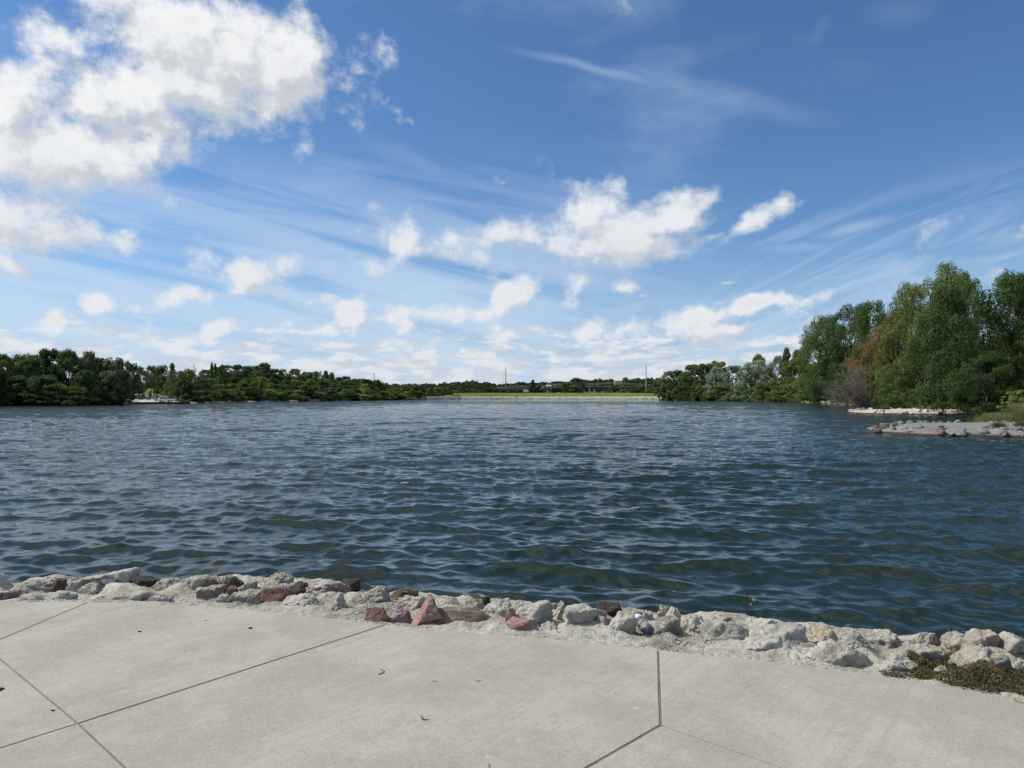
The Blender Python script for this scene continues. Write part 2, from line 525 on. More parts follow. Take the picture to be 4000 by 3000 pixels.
def build_water():
    R = [3.0]
    while R[-1] < 1500:
        r = R[-1]
        dr = max(.022, r * .0040) if r < 120 else r * (.0040 + .006 * min(1, (r - 120) / 500))
        R.append(r + dr)
    R = np.array(R)
    th = np.arange(math.radians(-52), math.radians(52), .00165)
    th = np.concatenate([np.radians([-88, -80, -70, -60, -55]), th, np.radians([52.5, 55, 60, 70, 80, 88])])
    rr, tt = np.meshgrid(R, th, indexing='ij')
    X = (rr * np.sin(tt)).ravel(); Y = (rr * np.cos(tt)).ravel()
    dR = np.gradient(R); dT = np.gradient(th)
    sp = np.maximum(dR[:, None], rr * dT[None, :]).ravel()
    g = np.random.default_rng(11)
    n = 96
    lam = np.exp(np.linspace(math.log(.15), math.log(4.5), n) + g.normal(0, .04, n))
    peak = np.exp(-((np.log(lam) - math.log(.52)) / .70) ** 2)
    slope = .042 * (0.46 + .74 * peak) * np.where(lam > 1.5, .75, 1.0)
    heading = math.radians(-100) + g.normal(0, 1, n) * (.30 + .42 * (lam < .55) + .15 * (lam > 1.8))   # where the waves run to
    ph = g.uniform(0, 2 * math.pi, n)
    # gusts: patches where the chop is a little higher or lower
    gust = 1 + .38 * vnoise(np.stack([X * .05, Y * .09, X * 0], 1), 1.0, 3) + .18 * vnoise(np.stack([X * .3, Y * .4, X * 0], 1), 1.0, 5)
    Z = np.zeros_like(X); DX = np.zeros_like(X); DY = np.zeros_like(X)
    lost = np.zeros_like(X); totv = 0
    for i in range(n):
        k = 2 * math.pi / lam[i]; a = slope[i] / k
        w = smooth01((lam[i] / sp - 1.8) / 2.0)
        cx, cy = math.cos(heading[i]), math.sin(heading[i])
        p = (X * cx + Y * cy) * k + ph[i]
        c, s = np.cos(p), np.sin(p)
        Z += a * w * c; DX -= a * w * s * cx; DY -= a * w * s * cy
        lost += (1 - w) * slope[i] ** 2; totv += slope[i] ** 2
    Z *= gust
    near = 1.0
    X2 = X + DX; Y2 = Y + DY
    nR, nT = len(R), len(th)
    idx = np.arange(nR * nT).reshape(nR, nT)
    q = np.stack([idx[:-1, :-1], idx[:-1, 1:], idx[1:, 1:], idx[1:, :-1]], -1).reshape(-1, 4)[:, ::-1]
    o = mesh_np('water', np.stack([X2, Y2, Z], 1), q, mat=m_water, smooth=True, attrs={'unresolved': np.sqrt(lost / totv)})
    tag(o, kind='structure')
build_water()

# ------------------------------------------------------------------ pavement
EDGE_PX = [(-420, 2366), (-200, 2356), (0, 2351), (180, 2349), (350, 2351), (600, 2358), (800, 2368), (1000, 2384), (1200, 2404), (1350, 2421), (1500, 2438),
           (1700, 2456), (1900, 2474), (2100, 2490), (2300, 2509), (2450, 2525), (2572, 2538), (2700, 2551), (2900, 2571),
           (3100, 2594), (3300, 2615), (3480, 2640), (3650, 2668), (3800, 2697), (4000, 2738), (4200, 2790)]
EDGE = [at_z(x, y, PAVE) for x, y in EDGE_PX]
# carry the edge on beyond the frame
EDGE = [Vector((-16, 5.2, PAVE)), Vector((-9, 5.55, PAVE))] + EDGE + [Vector((4.4, 3.05, PAVE)), Vector((6.5, 1.6, PAVE)), Vector((10, -1.5, PAVE))]
def pw(x, y): return at_z(x, y, PAVE)
def ext(a, b, d):
    return b + (b - a).normalized() * d
nA0, nA1 = pw(-60, 2523), pw(348, 2351)
nC = pw(305, 2825)
nB1 = pw(1508, 2439)
nD0, nD1 = pw(2572, 2538), pw(2582, 2832)
BL = ext(pw(305, 2825), pw(0, 2922), .9)
CL = ext(pw(0, 2548), nA0, 0)
AL = ext(nA1, nA0, 1.2)
CD = ext(pw(305, 2825), pw(492, 3000), .9)
EE = ext(nD1, pw(2290, 3000), .6)
FF = ext(nD1, pw(3060, 3000), 9)
def seg_edge(a, b):
    """edge points strictly between two points on the pavement edge, by x"""
    return [p for p in EDGE if a.x + 1e-3 < p.x < b.x - 1e-3]
e0, e1 = EDGE[0], EDGE[-1]
slabs = [
 [AL, nA0, nA1] + seg_edge(e0, nA1)[::-1] + [e0],
 [nA0, nC, nB1] + seg_edge(nA1, nB1)[::-1] + [nA1],
 [nA0, AL, BL, nC],
 [AL, e0, Vector((-16, -7, PAVE)), Vector((-9, -5, PAVE)), BL],
 [nC, BL, Vector((-9, -5, PAVE)), CD],
 [nC, CD, EE, nD1, nD0] + seg_edge(nB1, nD0)[::-1] + [nB1],
 [nD1, FF, e1] + seg_edge(nD0, e1)[::-1] + [nD0],
 [nD1, EE, Vector((3, -6, PAVE)), FF],
 [EE, CD, Vector((-9, -5, PAVE)), Vector((3, -6, PAVE))],
]
m_conc, N, b = new_mat('broomed_concrete')
P = N.geo()
dB = (nB1 - nC); aB = math.atan2(dB.y, dB.x)
Pr = N.mapping(P, rot=(0, 0, -aB))
blot = N.noise(P, 1.7, 7, .70)
strk = N.noise(N.mapping(Pr, scale=(1.0, 24, 1)), 1.0, 6, .72)
broom = N.noise(N.mapping(Pr, scale=(6, 150, 1)), 1.0, 3, .6)
grain = N.noise(P, 190, 4, .75)
mid = N.noise(P, 26, 4, .65)
col = N.mix(N.ramp(blot, .36, .64), (.340, .312, .250), (.470, .438, .362))
col = N.mix(N.math('MULTIPLY', N.ramp(strk, .38, .66), .48), col, (.32, .29, .228))
col = N.mix(N.math('MULTIPLY', N.ramp(mid, .45, .70), .28), col, (.50, .475, .415))
col = N.mix(N.math('MULTIPLY', N.ramp(grain, .35, .7), .7), col, (.30, .272, .215))
stain = N.ramp(N.noise(N.mapping(P, loc=(3.3, 1.7, 0)), 1.0, 6, .70), .55, .70)
col = N.mix(N.math('MULTIPLY', stain, .6), col, (.31, .275, .21))
spots = N.ramp(N.voronoi(P, 5.5), .035, .018)
keep = N.ramp(N.noise(P, 2.2, 2, .5), .52, .60)
col = N.mix(N.math('MULTIPLY', N.math('MULTIPLY', spots, keep), .8), col, (.13, .12, .10))
white = N.ramp(N.voronoi(N.mapping(P, loc=(9, 4, 0), scale=(1, 1.6, 1)), 2.1), .06, .02)
wk = N.ramp(N.noise(N.mapping(P, loc=(5, 2, 0)), 1.6, 3, .6), .55, .62)
wk = N.math('MULTIPLY', wk, N.ramp(N.noise(P, 60, 3, .6), .4, .55))
col = N.mix(N.math('MULTIPLY', N.math('MULTIPLY', white, wk), .7), col, (.66, .65, .62))
lines = N.ramp(N.noise(N.mapping(Pr, scale=(.7, 62, 1)), 1.0, 3, .6), .60, .72)
col = N.mix(N.math('MULTIPLY', lines, .26), col, (.27, .245, .20))
spk = N.noise(P, 85, 3, .8)
col = N.mix(N.math('MULTIPLY', N.ramp(spk, .56, .66), .55), col, (.22, .20, .16))
col = N.mix(N.math('MULTIPLY', N.ramp(spk, .43, .34), .45), col, (.58, .55, .48))
N.put(b.inputs['Base Color'], col)
b.inputs['Roughness'].default_value = .85
b.inputs['Specular IOR Level'].default_value = .25
h = N.math('ADD', N.math('MULTIPLY', broom, .55), N.math('ADD', N.math('MULTIPLY', grain, .5), N.math('MULTIPLY', mid, .4)))
N.link(N.bump(h, .55, .0035), b.inputs['Normal'])

bm = bmesh.new()
for si, pts in enumerate(slabs):
    vs = [bm.verts.new(p) for p in pts]
    f = bm.faces.new(vs)
    f.normal_update()
    if f.normal.z < 0: f.normal_flip()
faces = list(bm.faces)
for si, f in enumerate(faces):
    outer = [v for v in f.verts]
    r = bmesh.ops.inset_region(bm, faces=[f], thickness=(.0105 if si in (5, 6) else .0070), use_boundary=True, use_even_offset=True)
    for v in outer: v.co.z -= .013
bmesh.ops.remove_doubles(bm, verts=bm.verts, dist=1e-5)
pav = from_bm('pavement', bm, m_conc)
tag(pav, kind='structure')
# sandy dirt packed into the joints, and the body of the slab under them
m_joint = plain('joint_dirt', (.165, .135, .10), .95, var=.2, scale=12)
bm = bmesh.new()
outline = EDGE + [Vector((10, -7, PAVE)), Vector((-16, -7, PAVE))]
top = [bm.verts.new((p.x, p.y, PAVE - .0050)) for p in outline]
bot = [bm.verts.new((p.x, p.y, PAVE - .16)) for p in outline]
f = bm.faces.new(top); f.normal_update()
n = len(top)
for i in range(n): bm.faces.new((top[i], top[(i + 1) % n], bot[(i + 1) % n], bot[i]))
bmesh.ops.recalc_face_normals(bm, faces=bm.faces)
base = from_bm('pavement_bed', bm, m_joint); tag(base, kind='structure')

# ------------------------------------------------------------------ the grouted bank
ex = np.array([p.x for p in EDGE]); ey = np.array([p.y for p in EDGE])
sl = np.concatenate([[0], np.cumsum(np.hypot(np.diff(ex), np.diff(ey)))])
BANK_T = np.array([-.25, 0, .3, .7, 1.1, 1.5, 1.9, 2.25, 2.7, 3.3, 4.2])
BANK_Z = np.array([.66, .738, .735, .725, .66, .51, .26, .03, -.16, -.42, -.9])
def edge_pt(s):
    return np.interp(s, sl, ex), np.interp(s, sl, ey)
def edge_nrm(s):
    x0, y0 = edge_pt(s - .5); x1, y1 = edge_pt(s + .5)
    dx, dy = x1 - x0, y1 - y0; L = np.hypot(dx, dy)
    return -dy / L, dx / L
def bank_noise(X, Y):
    P = np.stack([X, Y, X * 0], 1)
    return .055 * fbm(P, 1.9, 3, 5) + .05 * (.35 - np.abs(vnoise(P, 3.3, 19) + .4 * vnoise(P, 7.1, 23))) + .012 * fbm(P, 9.0, 2, 9)
def bank_xyz(s, t):
    s = np.asarray(s, float); t = np.asarray(t, float)
    x, y = edge_pt(s); nx, ny = edge_nrm(s)
    X = x + nx * t; Y = y + ny * t
    Z = np.interp(t, BANK_T, BANK_Z) + bank_noise(X, Y) * np.clip(t / .35, 0, 1)
    return X, Y, Z
def bank_z(X, Y):
    """height of the bank below a point"""
    # nearest s by scanning
    ss = np.linspace(0, sl[-1], 600)
    px_, py_ = edge_pt(ss)
    i = np.argmin((px_ - X) ** 2 + (py_ - Y) ** 2)
    nx, ny = edge_nrm(ss[i])
    t = (X - px_[i]) * nx + (Y - py_[i]) * ny
    return float(np.interp(t, BANK_T, BANK_Z) + bank_noise(np.array([X]), np.array([Y]))[0] * min(1, max(0, t / .35))), t
def bank_z_np(X, Y):
    ss = np.linspace(0, sl[-1], 500)
    ax, ay = edge_pt(ss); nx, ny = edge_nrm(ss)
    out = []; ot = []
    for k in range(0, len(X), 4000):
        x = X[k:k + 4000]; y = Y[k:k + 4000]
        i = np.argmin((ax[None] - x[:, None]) ** 2 + (ay[None] - y[:, None]) ** 2, axis=1)
        t = (x - ax[i]) * nx[i] + (y - ay[i]) * ny[i]
        out.append(np.interp(t, BANK_T, BANK_Z) + bank_noise(x, y) * np.clip(t / .35, 0, 1)); ot.append(t)
    return np.concatenate(out), np.concatenate(ot)
def at_bank(px, py):
    r = ray(px, py); Y = 3.5; last = None
    while Y < 14:
        p = Vector((r.x * Y, Y, CAM_H + r.z * Y))
        z, t = bank_z(p.x, p.y)
        if p.z < max(z, -.05): return p
        Y += .04
    return p

def grout_nodes(N, P, seed=0.0):
    """colour and height of rough cement grout"""
    a = N.noise(P, 2.2, 5, .62); c = N.noise(P, 15, 5, .68); d = N.noise(P, 90, 3, .7)
    col = N.mix(N.ramp(a, .32, .68), (.34, .315, .245), (.54, .515, .435))
    col = N.mix(N.math('MULTIPLY', N.ramp(c, .50, .66), .60), col, (.25, .225, .165))
    col = N.mix(N.math('MULTIPLY', N.ramp(c, .46, .32), .45), col, (.62, .60, .53))
    pits = N.ramp(N.voronoi(N.vmath('ADD', P, N.vmath('SCALE', N.noise(P, 9, 3, .5, color=True), scale=.12)), 19), .16, .05)
    pk = N.math('MULTIPLY', pits, N.ramp(N.noise(P, 5, 2, .5), .48, .6))
    col = N.mix(N.math('MULTIPLY', pk, .75), col, (.10, .085, .06))
    rust = N.ramp(N.noise(N.mapping(P, loc=(7, 3, 1)), 3.6, 5, .7), .60, .70)
    col = N.mix(N.math('MULTIPLY', rust, .45), col, (.26, .17, .10))
    wv = N.t.nodes.new('ShaderNodeTexWave'); wv.wave_type = 'BANDS'; wv.bands_direction = 'DIAGONAL'
    N.put(wv.inputs['Vector'], N.vmath('ADD', P, N.vmath('SCALE', N.noise(P, 2.4, 3, .5, color=True), scale=.9)))
    wv.inputs['Scale'].default_value = 9.0; wv.inputs['Distortion'].default_value = 2.0; wv.inputs['Detail'].default_value = 2.0
    rip = N.math('MULTIPLY', wv.outputs['Fac'], N.ramp(N.noise(P, 1.5, 2, .5), .5, .6, .05, .7))
    h = N.math('ADD', N.math('ADD', N.math('MULTIPLY', c, 2.2), N.math('MULTIPLY', d, .45)), N.math('SUBTRACT', rip, N.math('MULTIPLY', pk, .9)))
    return col, h

def wet(N, col, Pw):
    """dark algae and wet stone up to a ragged line just above the water"""
    z = N.sep(Pw)[2]
    ln = N.math('MULTIPLY_ADD', N.noise(Pw, 5, 4, .6), .22, .07)
    f = N.ramp(N.math('SUBTRACT', z, ln), .10, -.02)
    return N.mix(f, col, N.mix(N.ramp(N.noise(Pw, 16, 3, .6), .4, .6), (.022, .018, .012), (.060, .045, .022))), f

m_bank, N, b = new_mat('cement_grout')
P = N.geo()
col, h = grout_nodes(N, P)
dirt = N.math('MULTIPLY', N.ramp(N.noise(P, 2.6, 5, .65), .56, .72), .6)
col = N.mix(dirt, col, (.27, .20, .135))
col, wf = wet(N, col, P)
N.put(b.inputs['Base Color'], col)
N.put(b.inputs['Roughness'], N.ramp(wf, 0, 1, .92, .35))
b.inputs['Specular IOR Level'].default_value = .3
N.link(N.bump(h, .9, .022), b.inputs['Normal'])
ns, ntt = 1500, 170
S = np.linspace(.3, sl[-1] - .3, ns); T = np.concatenate([[-.25], np.linspace(-.002, 3.0, ntt), [3.5, 4.2]])
SS, TT = np.meshgrid(S, T, indexing='ij')
X, Y, Z = bank_xyz(SS.ravel(), TT.ravel())
Pn = np.stack([X, Y, Z], 1)
Z = Z + (.008 * fbm(Pn, 22, 3, 31) + .004 * np.abs(vnoise(Pn, 48, 77))) * np.clip(TT.ravel() / .1, 0, 1)
# ragged line where the grout meets the slab
X = X + 0; wob = .03 * fbm(np.stack([SS.ravel(), SS.ravel() * 0, SS.ravel() * 0], 1), 5, 4, 8)
near0 = np.exp(-(TT.ravel() / .08) ** 2)
Z = Z + near0 * (.012 + .02 * np.clip(fbm(Pn, 9, 3, 4), -1, 1))
idx = np.arange(len(X)).reshape(ns, len(T))
q = np.stack([idx[:-1, :-1], idx[1:, :-1], idx[1:, 1:], idx[:-1, 1:]], -1).reshape(-1, 4)
bank = mesh_np('grouted_bank', np.stack([X, Y, Z], 1), q, mat=m_bank, smooth=True)
tag(bank, kind='structure')
# ------------------------------------------------------------------ rocks of the bank
def rock_mat(name, c1, c2, cover, vein=None):
    """broken stone, partly plastered with grout; cover = share of grout"""
    m, N, b = new_mat(name)
    O = N.vmath('ADD', N.obj(), N.comb(N.math('MULTIPLY', N.rnd(), 23.0), N.math('MULTIPLY', N.rnd(), 11.0), 0.0))
    P = N.geo()
    gcol, gh = grout_nodes(N, P)
    s1 = N.noise(O, 3.5, 5, .65); s2 = N.noise(O, 26, 4, .65)
    st = N.mix(N.ramp(s1, .32, .68), c1, c2)
    st = N.mix(N.math('MULTIPLY', N.ramp(s2, .4, .75), .45), st, tuple(min(1, c * 1.5) for c in c2))
    if vein:
        st = N.mix(N.ramp(N.noise(O, 5, 4, .7, dist=1.2), .56, .66), st, vein)
    up = N.sep(N.geo('Normal'))[2]
    f = N.math('ADD', N.noise(O, 4.2, 5, .62), N.math('MULTIPLY', up, .16))
    f = N.ramp(f, .80 - cover * .62, .86 - cover * .62)
    col = N.mix(f, st, gcol)
    col, wf = wet(N, col, P)
    N.put(b.inputs['Base Color'], col)
    N.put(b.inputs['Roughness'], N.ramp(wf, 0, 1, .88, .3))
    b.inputs['Specular IOR Level'].default_value = .35
    hs = N.math('ADD', N.math('MULTIPLY', s2, .55), N.math('MULTIPLY', s1, .5))
    h = N.math('ADD', N.math('MULTIPLY', hs, N.math('SUBTRACT', 1.0, f)), N.math('MULTIPLY', N.math('ADD', gh, .35), f))
    N.link(N.bump(h, .9, .020), b.inputs['Normal'])
    return m
RM = {
 'grout': rock_mat('grout_caked_rock', (.21, .19, .165), (.33, .30, .26), .74),
 'tan': rock_mat('tan_rock', (.26, .22, .15), (.42, .37, .27), .50),
 'half': rock_mat('half_plastered_pink_rock', (.20, .12, .10), (.31, .20, .17), .52),
 'pink': rock_mat('pink_quartzite', (.225, .130, .110), (.34, .215, .185), .20),
 'red': rock_mat('brown_red_quartzite', (.125, .070, .055), (.205, .12, .095), .22),
 'purple': rock_mat('purple_banded_rock', (.17, .12, .135), (.30, .22, .22), .22, (.46, .36, .34)),
 'ochre': rock_mat('ochre_purple_rock', (.30, .22, .13), (.17, .125, .13), .30, (.40, .30, .2)),
 'dark': rock_mat('wet_dark_rock', (.026, .021, .016), (.06, .046, .032), .10),
 'moss': rock_mat('mossy_rock', (.035, .028, .013), (.085, .068, .035), .22),
}

def ico_dirs(sub):
    bm = bmesh.new(); bmesh.ops.create_icosphere(bm, subdivisions=sub, radius=1.0)
    V = np.array([v.co[:] for v in bm.verts]); T = np.array([[v.index for v in f.verts] for f in bm.faces]); bm.free()
    return V / np.linalg.norm(V, axis=1)[:, None], T
ICO = {k: ico_dirs(k) for k in (2, 3, 4, 5, 6)}

def rock_shape(seed, size, sub=5, nplanes=14, rough=.05, peak=0.0, sharp=True):
    g = np.random.default_rng(seed)
    D, T = ICO[sub]
    nrm = g.normal(0, 1, (nplanes, 3)); nrm /= np.linalg.norm(nrm, axis=1)[:, None]
    dist = g.uniform(.62, 1.0, nplanes)
    # a flat foot and a cap keep the block the size asked for
    nrm = np.concatenate([nrm, [[0, 0, -1], [0, 0, 1], [1, 0, 0], [-1, 0, 0], [0, 1, 0], [0, -1, 0]]]); dist = np.concatenate([dist, [.8, .92, .97, .97, .97, .97]])
    dots = D @ nrm.T
    rr = np.where(dots > 1e-3, dist[None, :] / np.maximum(dots, 1e-3), 9.0)
    kk = 26.0 if sharp else 9.0
    r = -np.log(np.exp(-kk * rr).sum(1)) / kk
    V = D * r[:, None]
    if peak:
        V[:, 2] = np.minimum(V[:, 2] + peak, (1 + peak) - (1.35 + peak) * np.abs(V[:, 0] + V[:, 1] * .3 - .12) * np.where(V[:, 0] < .12, .85, 1.25))
    n = fbm(V + seed * 3.1, 2.2, 3, seed) * rough * 1.6 + fbm(V + seed, 7.0, 3, seed + 5) * rough * .7
    # creases where pieces have broken away
    cr = np.abs(vnoise(V + seed * 1.7, 2.6, seed + 9)); n = n - .10 * np.exp(-(cr / .07) ** 2) * (rough > .03)
    st = np.floor(fbm(V + seed, 1.6, 2, seed + 3) * 3.0) / 3.0; n = n + st * rough * .9
    V = V * (1 + n)[:, None]
    lo, hi = V.min(0), V.max(0)
    V = (V - (lo + hi) / 2) / (hi - lo)
    V = V * np.array(size)
    return V, T

# x0, x1, top, base in photo pixels; kind; label; depth factor; peak
G1 = 'boulders of the grouted bank'
ROCKS = [
 (-60, 38, 2244, 2296, 'grout', 'grey boulder cut off by the left edge, at the waterline', .8),
 (48, 232, 2254, 2322, 'half', 'boulder with a grout-smeared left half and a bare pinkish right face, nearest the left edge', .8),
 (205, 262, 2258, 2312, 'moss', 'dark tan rock tucked behind the pink-faced boulder at far left', .9),
 (322, 518, 2226, 2308, 'half', 'largest crusted pinkish boulder at left, standing tallest against the water', .75),
 (252, 326, 2266, 2314, 'tan', 'tan rock between the two pinkish boulders at left', .9),
 (312, 386, 2274, 2326, 'grout', 'small cone of pale grout just below the tallest left boulder', .8),
 (376, 622, 2286, 2346, 'grout', 'long low grey slab overhanging a dark hollow at left', .5),
 (-40, 70, 2306, 2345, 'red', 'brown-red rock in the dark crevice at the left edge', .7),
 (60, 200, 2318, 2358, 'grout', 'low pale mound touching the pavement near the left edge', .6),
 (182, 292, 2312, 2350, 'grout', 'flat grey lump between the pavement and the pink-faced boulder', .7),
 (530, 622, 2252, 2296, 'dark', 'dark wet rock left of the ribbed grout boulder', .9),
 (588, 708, 2258, 2306, 'tan', 'tan pitted rock left of the ribbed grout boulder', .8),
 (572, 672, 2326, 2360, 'purple', 'flat purple stone by the slab edge at left', .8),
 (692, 858, 2240, 2304, 'grout', 'broad ribbed grout boulder just left of the dry weed', .7),
 (868, 958, 2246, 2300, 'moss', 'brown mossy rock behind the dry weed', .9),
 (776, 882, 2284, 2340, 'half', 'pinkish grout rock in front of the dry weed', .8),
 (878, 930, 2288, 2332, 'red', 'small dark red rock right below the dry weed', .9),
 (1028, 1142, 2238, 2290, 'tan', 'upright tan-grey rock with a dark right side at the waterline', .8),
 (930, 1008, 2266, 2318, 'tan', 'low yellowish rock right of the dry weed', .8),
 (1012, 1136, 2294, 2350, 'red', 'brown pitted stone capped with grout, below the upright tan-grey rock', .6),
 (912, 1050, 2302, 2362, 'grout', 'ridged grout lump beside the brown pitted stone', .7),
 (1118, 1198, 2276, 2330, 'dark', 'dark wet rock in the gap left of the big flat-topped pink boulder', .9),
 (1180, 1368, 2258, 2324, 'half', 'big flat-topped boulder with pink top and red front', .75),
 (1098, 1264, 2322, 2374, 'grout', 'pale slab lying in front of the big flat-topped pink boulder', .6),
 (836, 906, 2316, 2358, 'tan', 'small tan stone near the pavement below the dry weed', .8),
 (1328, 1404, 2264, 2316, 'dark', 'dark rock at the waterline right of the flat-topped pink boulder', .9),
 (1256, 1376, 2316, 2384, 'grout', 'pyramid of pale grout with a shaded right face', .8, .5),
 (1398, 1528, 2288, 2356, 'grout', 'rounded boulder of wrinkled grey grout', .8),
 (1420, 1528, 2368, 2436, 'red', 'dark brown-red block at the pavement edge, left of the pink peak', .7),
 (1508, 1604, 2366, 2434, 'purple', 'purple-grey rock between the brown-red block and the pink peak', .8),
 (1516, 1632, 2304, 2350, 'moss', 'dark mossy rock at the waterline behind the grout left of the pink peak', .8),
 (1548, 1670, 2322, 2386, 'grout', 'pale rough rock behind the left foot of the pink peak', .8),
 (1598, 1752, 2322, 2444, 'pink', 'pointed bare pink boulder, the tallest stone touching the pavement', .62, .9),
 (1688, 1938, 2360, 2438, 'ochre', 'long ochre and purple boulder with a dark right end beside the pink peak', .5),
 (1722, 1806, 2336, 2380, 'grout', 'white-crusted stone just behind the pink peak', .8),
 (1792, 1890, 2336, 2394, 'grout', 'smooth pale stone behind the ochre and purple boulder', .8),
 (1846, 1916, 2324, 2368, 'moss', 'dark weedy rock in the water behind the ochre and purple boulder', .9),
 (1884, 1996, 2344, 2404, 'grout', 'pale overhanging stone with a dark underside right of the ochre boulder', .7),
 (1982, 2156, 2345, 2432, 'grout', 'big grey grout-crusted boulder above the broken pink stones', .75),
 (1972, 2016, 2374, 2434, 'pink', 'narrow pink stone standing left of the grey crusted boulder', .6),
 (1972, 2102, 2412, 2470, 'pink', 'broken rough pink stone lying near the pavement at the middle', .7),
 (2086, 2176, 2344, 2388, 'tan', 'tan pitted stone right behind the grey crusted boulder', .8),
 (2156, 2224, 2342, 2424, 'tan', 'upright stone with a rounded pinkish top at the middle', .7, .2),
 (2198, 2366, 2362, 2434, 'grout', 'broad white-crusted boulder left of the plastic bottle', .75),
 (2210, 2306, 2342, 2380, 'dark', 'dark wet rock behind the broad white-crusted boulder', .9),
 (2312, 2424, 2352, 2398, 'dark', 'dark wet rock in the water left of the plastic bottle', .9),
 (2334, 2396, 2400, 2446, 'purple', 'small dark purple stone between grout lumps left of the bottle', .9),
 (2376, 2484, 2394, 2464, 'grout', 'grout rock with a pink chip, touching the left side of the bottle', .8),
 (2112, 2186, 2426, 2476, 'grout', 'crumbly grey grout lump at the pavement, right of the broken pink stone', .8),
 (2462, 2516, 2388, 2428, 'dark', 'dark rock directly behind the plastic bottle', .9),
 (2506, 2556, 2394, 2432, 'grout', 'little pale cone behind the right of the bottle', .8),
 (2562, 2616, 2366, 2414, 'tan', 'yellowish grooved stone standing at the waterline right of the bottle', .7),
 (2598, 2668, 2372, 2446, 'grout', 'upright pale pillar-like rock right of the yellowish grooved stone', .7, .2),
 (2518, 2664, 2410, 2480, 'grout', 'wide white rock against the right side of the bottle', .7),
 (2650, 2770, 2400, 2480, 'tan', 'sloping tan grout boulder right of the pillar-like rock', .8),
 (2800, 2856, 2398, 2430, 'tan', 'small tan knob left of the dark dead stalk', .9),
 (2736, 2932, 2414, 2512, 'grout', 'large white grout dome left of the dark dead stalk', .8),
 (2926, 3076, 2410, 2472, 'tan', 'beige ribbed boulder right of the dark dead stalk', .7),
 (2888, 3166, 2450, 2540, 'grout', 'very large pale boulder with a shaded right end, below the dead stalk', .6),
 (3104, 3168, 2442, 2478, 'moss', 'small dark tan stone left of the cream boulder', .9),
 (3136, 3270, 2443, 2512, 'tan', 'cream domed boulder at the waterline on the right', .8, .2),
 (2944, 3034, 2524, 2558, 'purple', 'small purple stone set in the white grout near the pavement', .6),
 (3160, 3404, 2505, 2602, 'grout', 'wide smooth pale mound by the pavement on the right', .5),
 (3264, 3386, 2465, 2538, 'grout', 'rough pale boulder right of the cream domed one', .8),
 (3378, 3526, 2464, 2548, 'half', 'pale boulder with a pinkish top, right of centre on the right shore', .8),
 (3532, 3666, 2464, 2548, 'half', 'pinkish-topped boulder left of the dark notch above the green plants', .8),
 (3674, 3784, 2468, 2544, 'tan', 'tan boulder above the rusty dead tuft', .8),
 (3774, 3914, 2460, 2536, 'half', 'brownish-pink broad boulder above the arched grout rock', .8),
 (3882, 4060, 2472, 2570, 'grout', 'bright white boulder cut off by the right edge', .8),
 (3738, 3926, 2515, 2598, 'grout', 'arched grey-white rock over a dark purple hollow', .6, .5),
 (3444, 3588, 2560, 2632, 'grout', 'white crumbly lump beside the tip of the green plants', .7),
 (3646, 3716, 2604, 2630, 'grout', 'small white stone poking out of the green plants', .8),
 (3786, 3876, 2612, 2642, 'pink', 'flat pink stone lying in the green plants', .8),
 (3694, 3746, 2453, 2480, 'dark', 'small dark weedy rock at the waterline near the right edge', .9),
 (3552, 3726, 2520, 2590, 'tan', 'low tan rock behind the green plants', .7),
 (3896, 4060, 2562, 2632, 'grout', 'pale rock above the green plants at the right edge', .7),
]
RK = []
for i, r in enumerate(ROCKS):
    x0, x1, yt, yb, kind, label, dep = r[:7]
    peak = r[7] if len(r) > 7 else 0.0
    xc = (x0 + x1) / 2
    p = at_bank(xc, yb)
    Y = p.y
    w = (x1 - x0) / F * Y
    d = w * dep
    Yc = Y + d * .42
    ztop = CAM_H + ray(xc, yt).z * (Yc + d * .05)
    zb, _ = bank_z(p.x * Yc / Y, Yc)
    bottom = min(p.z, zb) - .10
    hgt = max(ztop - bottom, .10)
    V, T = rock_shape(100 + i, (w * 1.03, d, hgt), sub=6 if w > .55 else 5, nplanes=11 + i % 6,
                      rough=.055 if kind in ('grout', 'tan', 'half') else .04, peak=peak,
                      sharp=True)
    # grit that stands proud on the plastered stones
    if kind in ('grout', 'tan', 'half'):
        n = V / (np.linalg.norm(V, axis=1)[:, None] + 1e-6)
        V = V + n * (.012 * fbm(V, 11, 2, i + 7) + .008 * fbm(V, 26, 3, i) + .006 * np.abs(vnoise(V, 55, i + 3)))[:, None]
    o = mesh_np('boulder', V, None, T, RM[kind], smooth=True)
    o.location = (p.x * Yc / Y, Yc, bottom + hgt / 2)
    o.rotation_euler = (0, 0, rng.uniform(-.12, .12))
    tag(o, label, 'rock', G1)
    RK.append(o)

# wet rocks and rubble under the waterline: filled in along the outer foot of the bank
g = np.random.default_rng(5)
foot = []
for k in range(48):
    s = 1.2 + k * (sl[-1] - 5.5) / 64 + g.uniform(-.05, .05)
    t = g.uniform(1.9, 2.4)
    x, y, z = bank_xyz(np.array([s]), np.array([t]))
    foot.append((float(x[0]), float(y[0]), float(z[0])))
foot.sort(key=lambda q: q[0] / q[1])
nth = 0
ORD = ['first', 'second', 'third', 'fourth', 'fifth', 'sixth', 'seventh', 'eighth', 'ninth', 'tenth', 'eleventh', 'twelfth', 'thirteenth',
       'fourteenth', 'fifteenth', 'sixteenth', 'seventeenth', 'eighteenth', 'nineteenth', 'twentieth']
def ordinal(n):
    if n <= 20: return ORD[n - 1]
    return str(n) + {1: 'st', 2: 'nd', 3: 'rd'}.get(n % 10 if n % 100 not in (11, 12, 13) else 0, 'th')
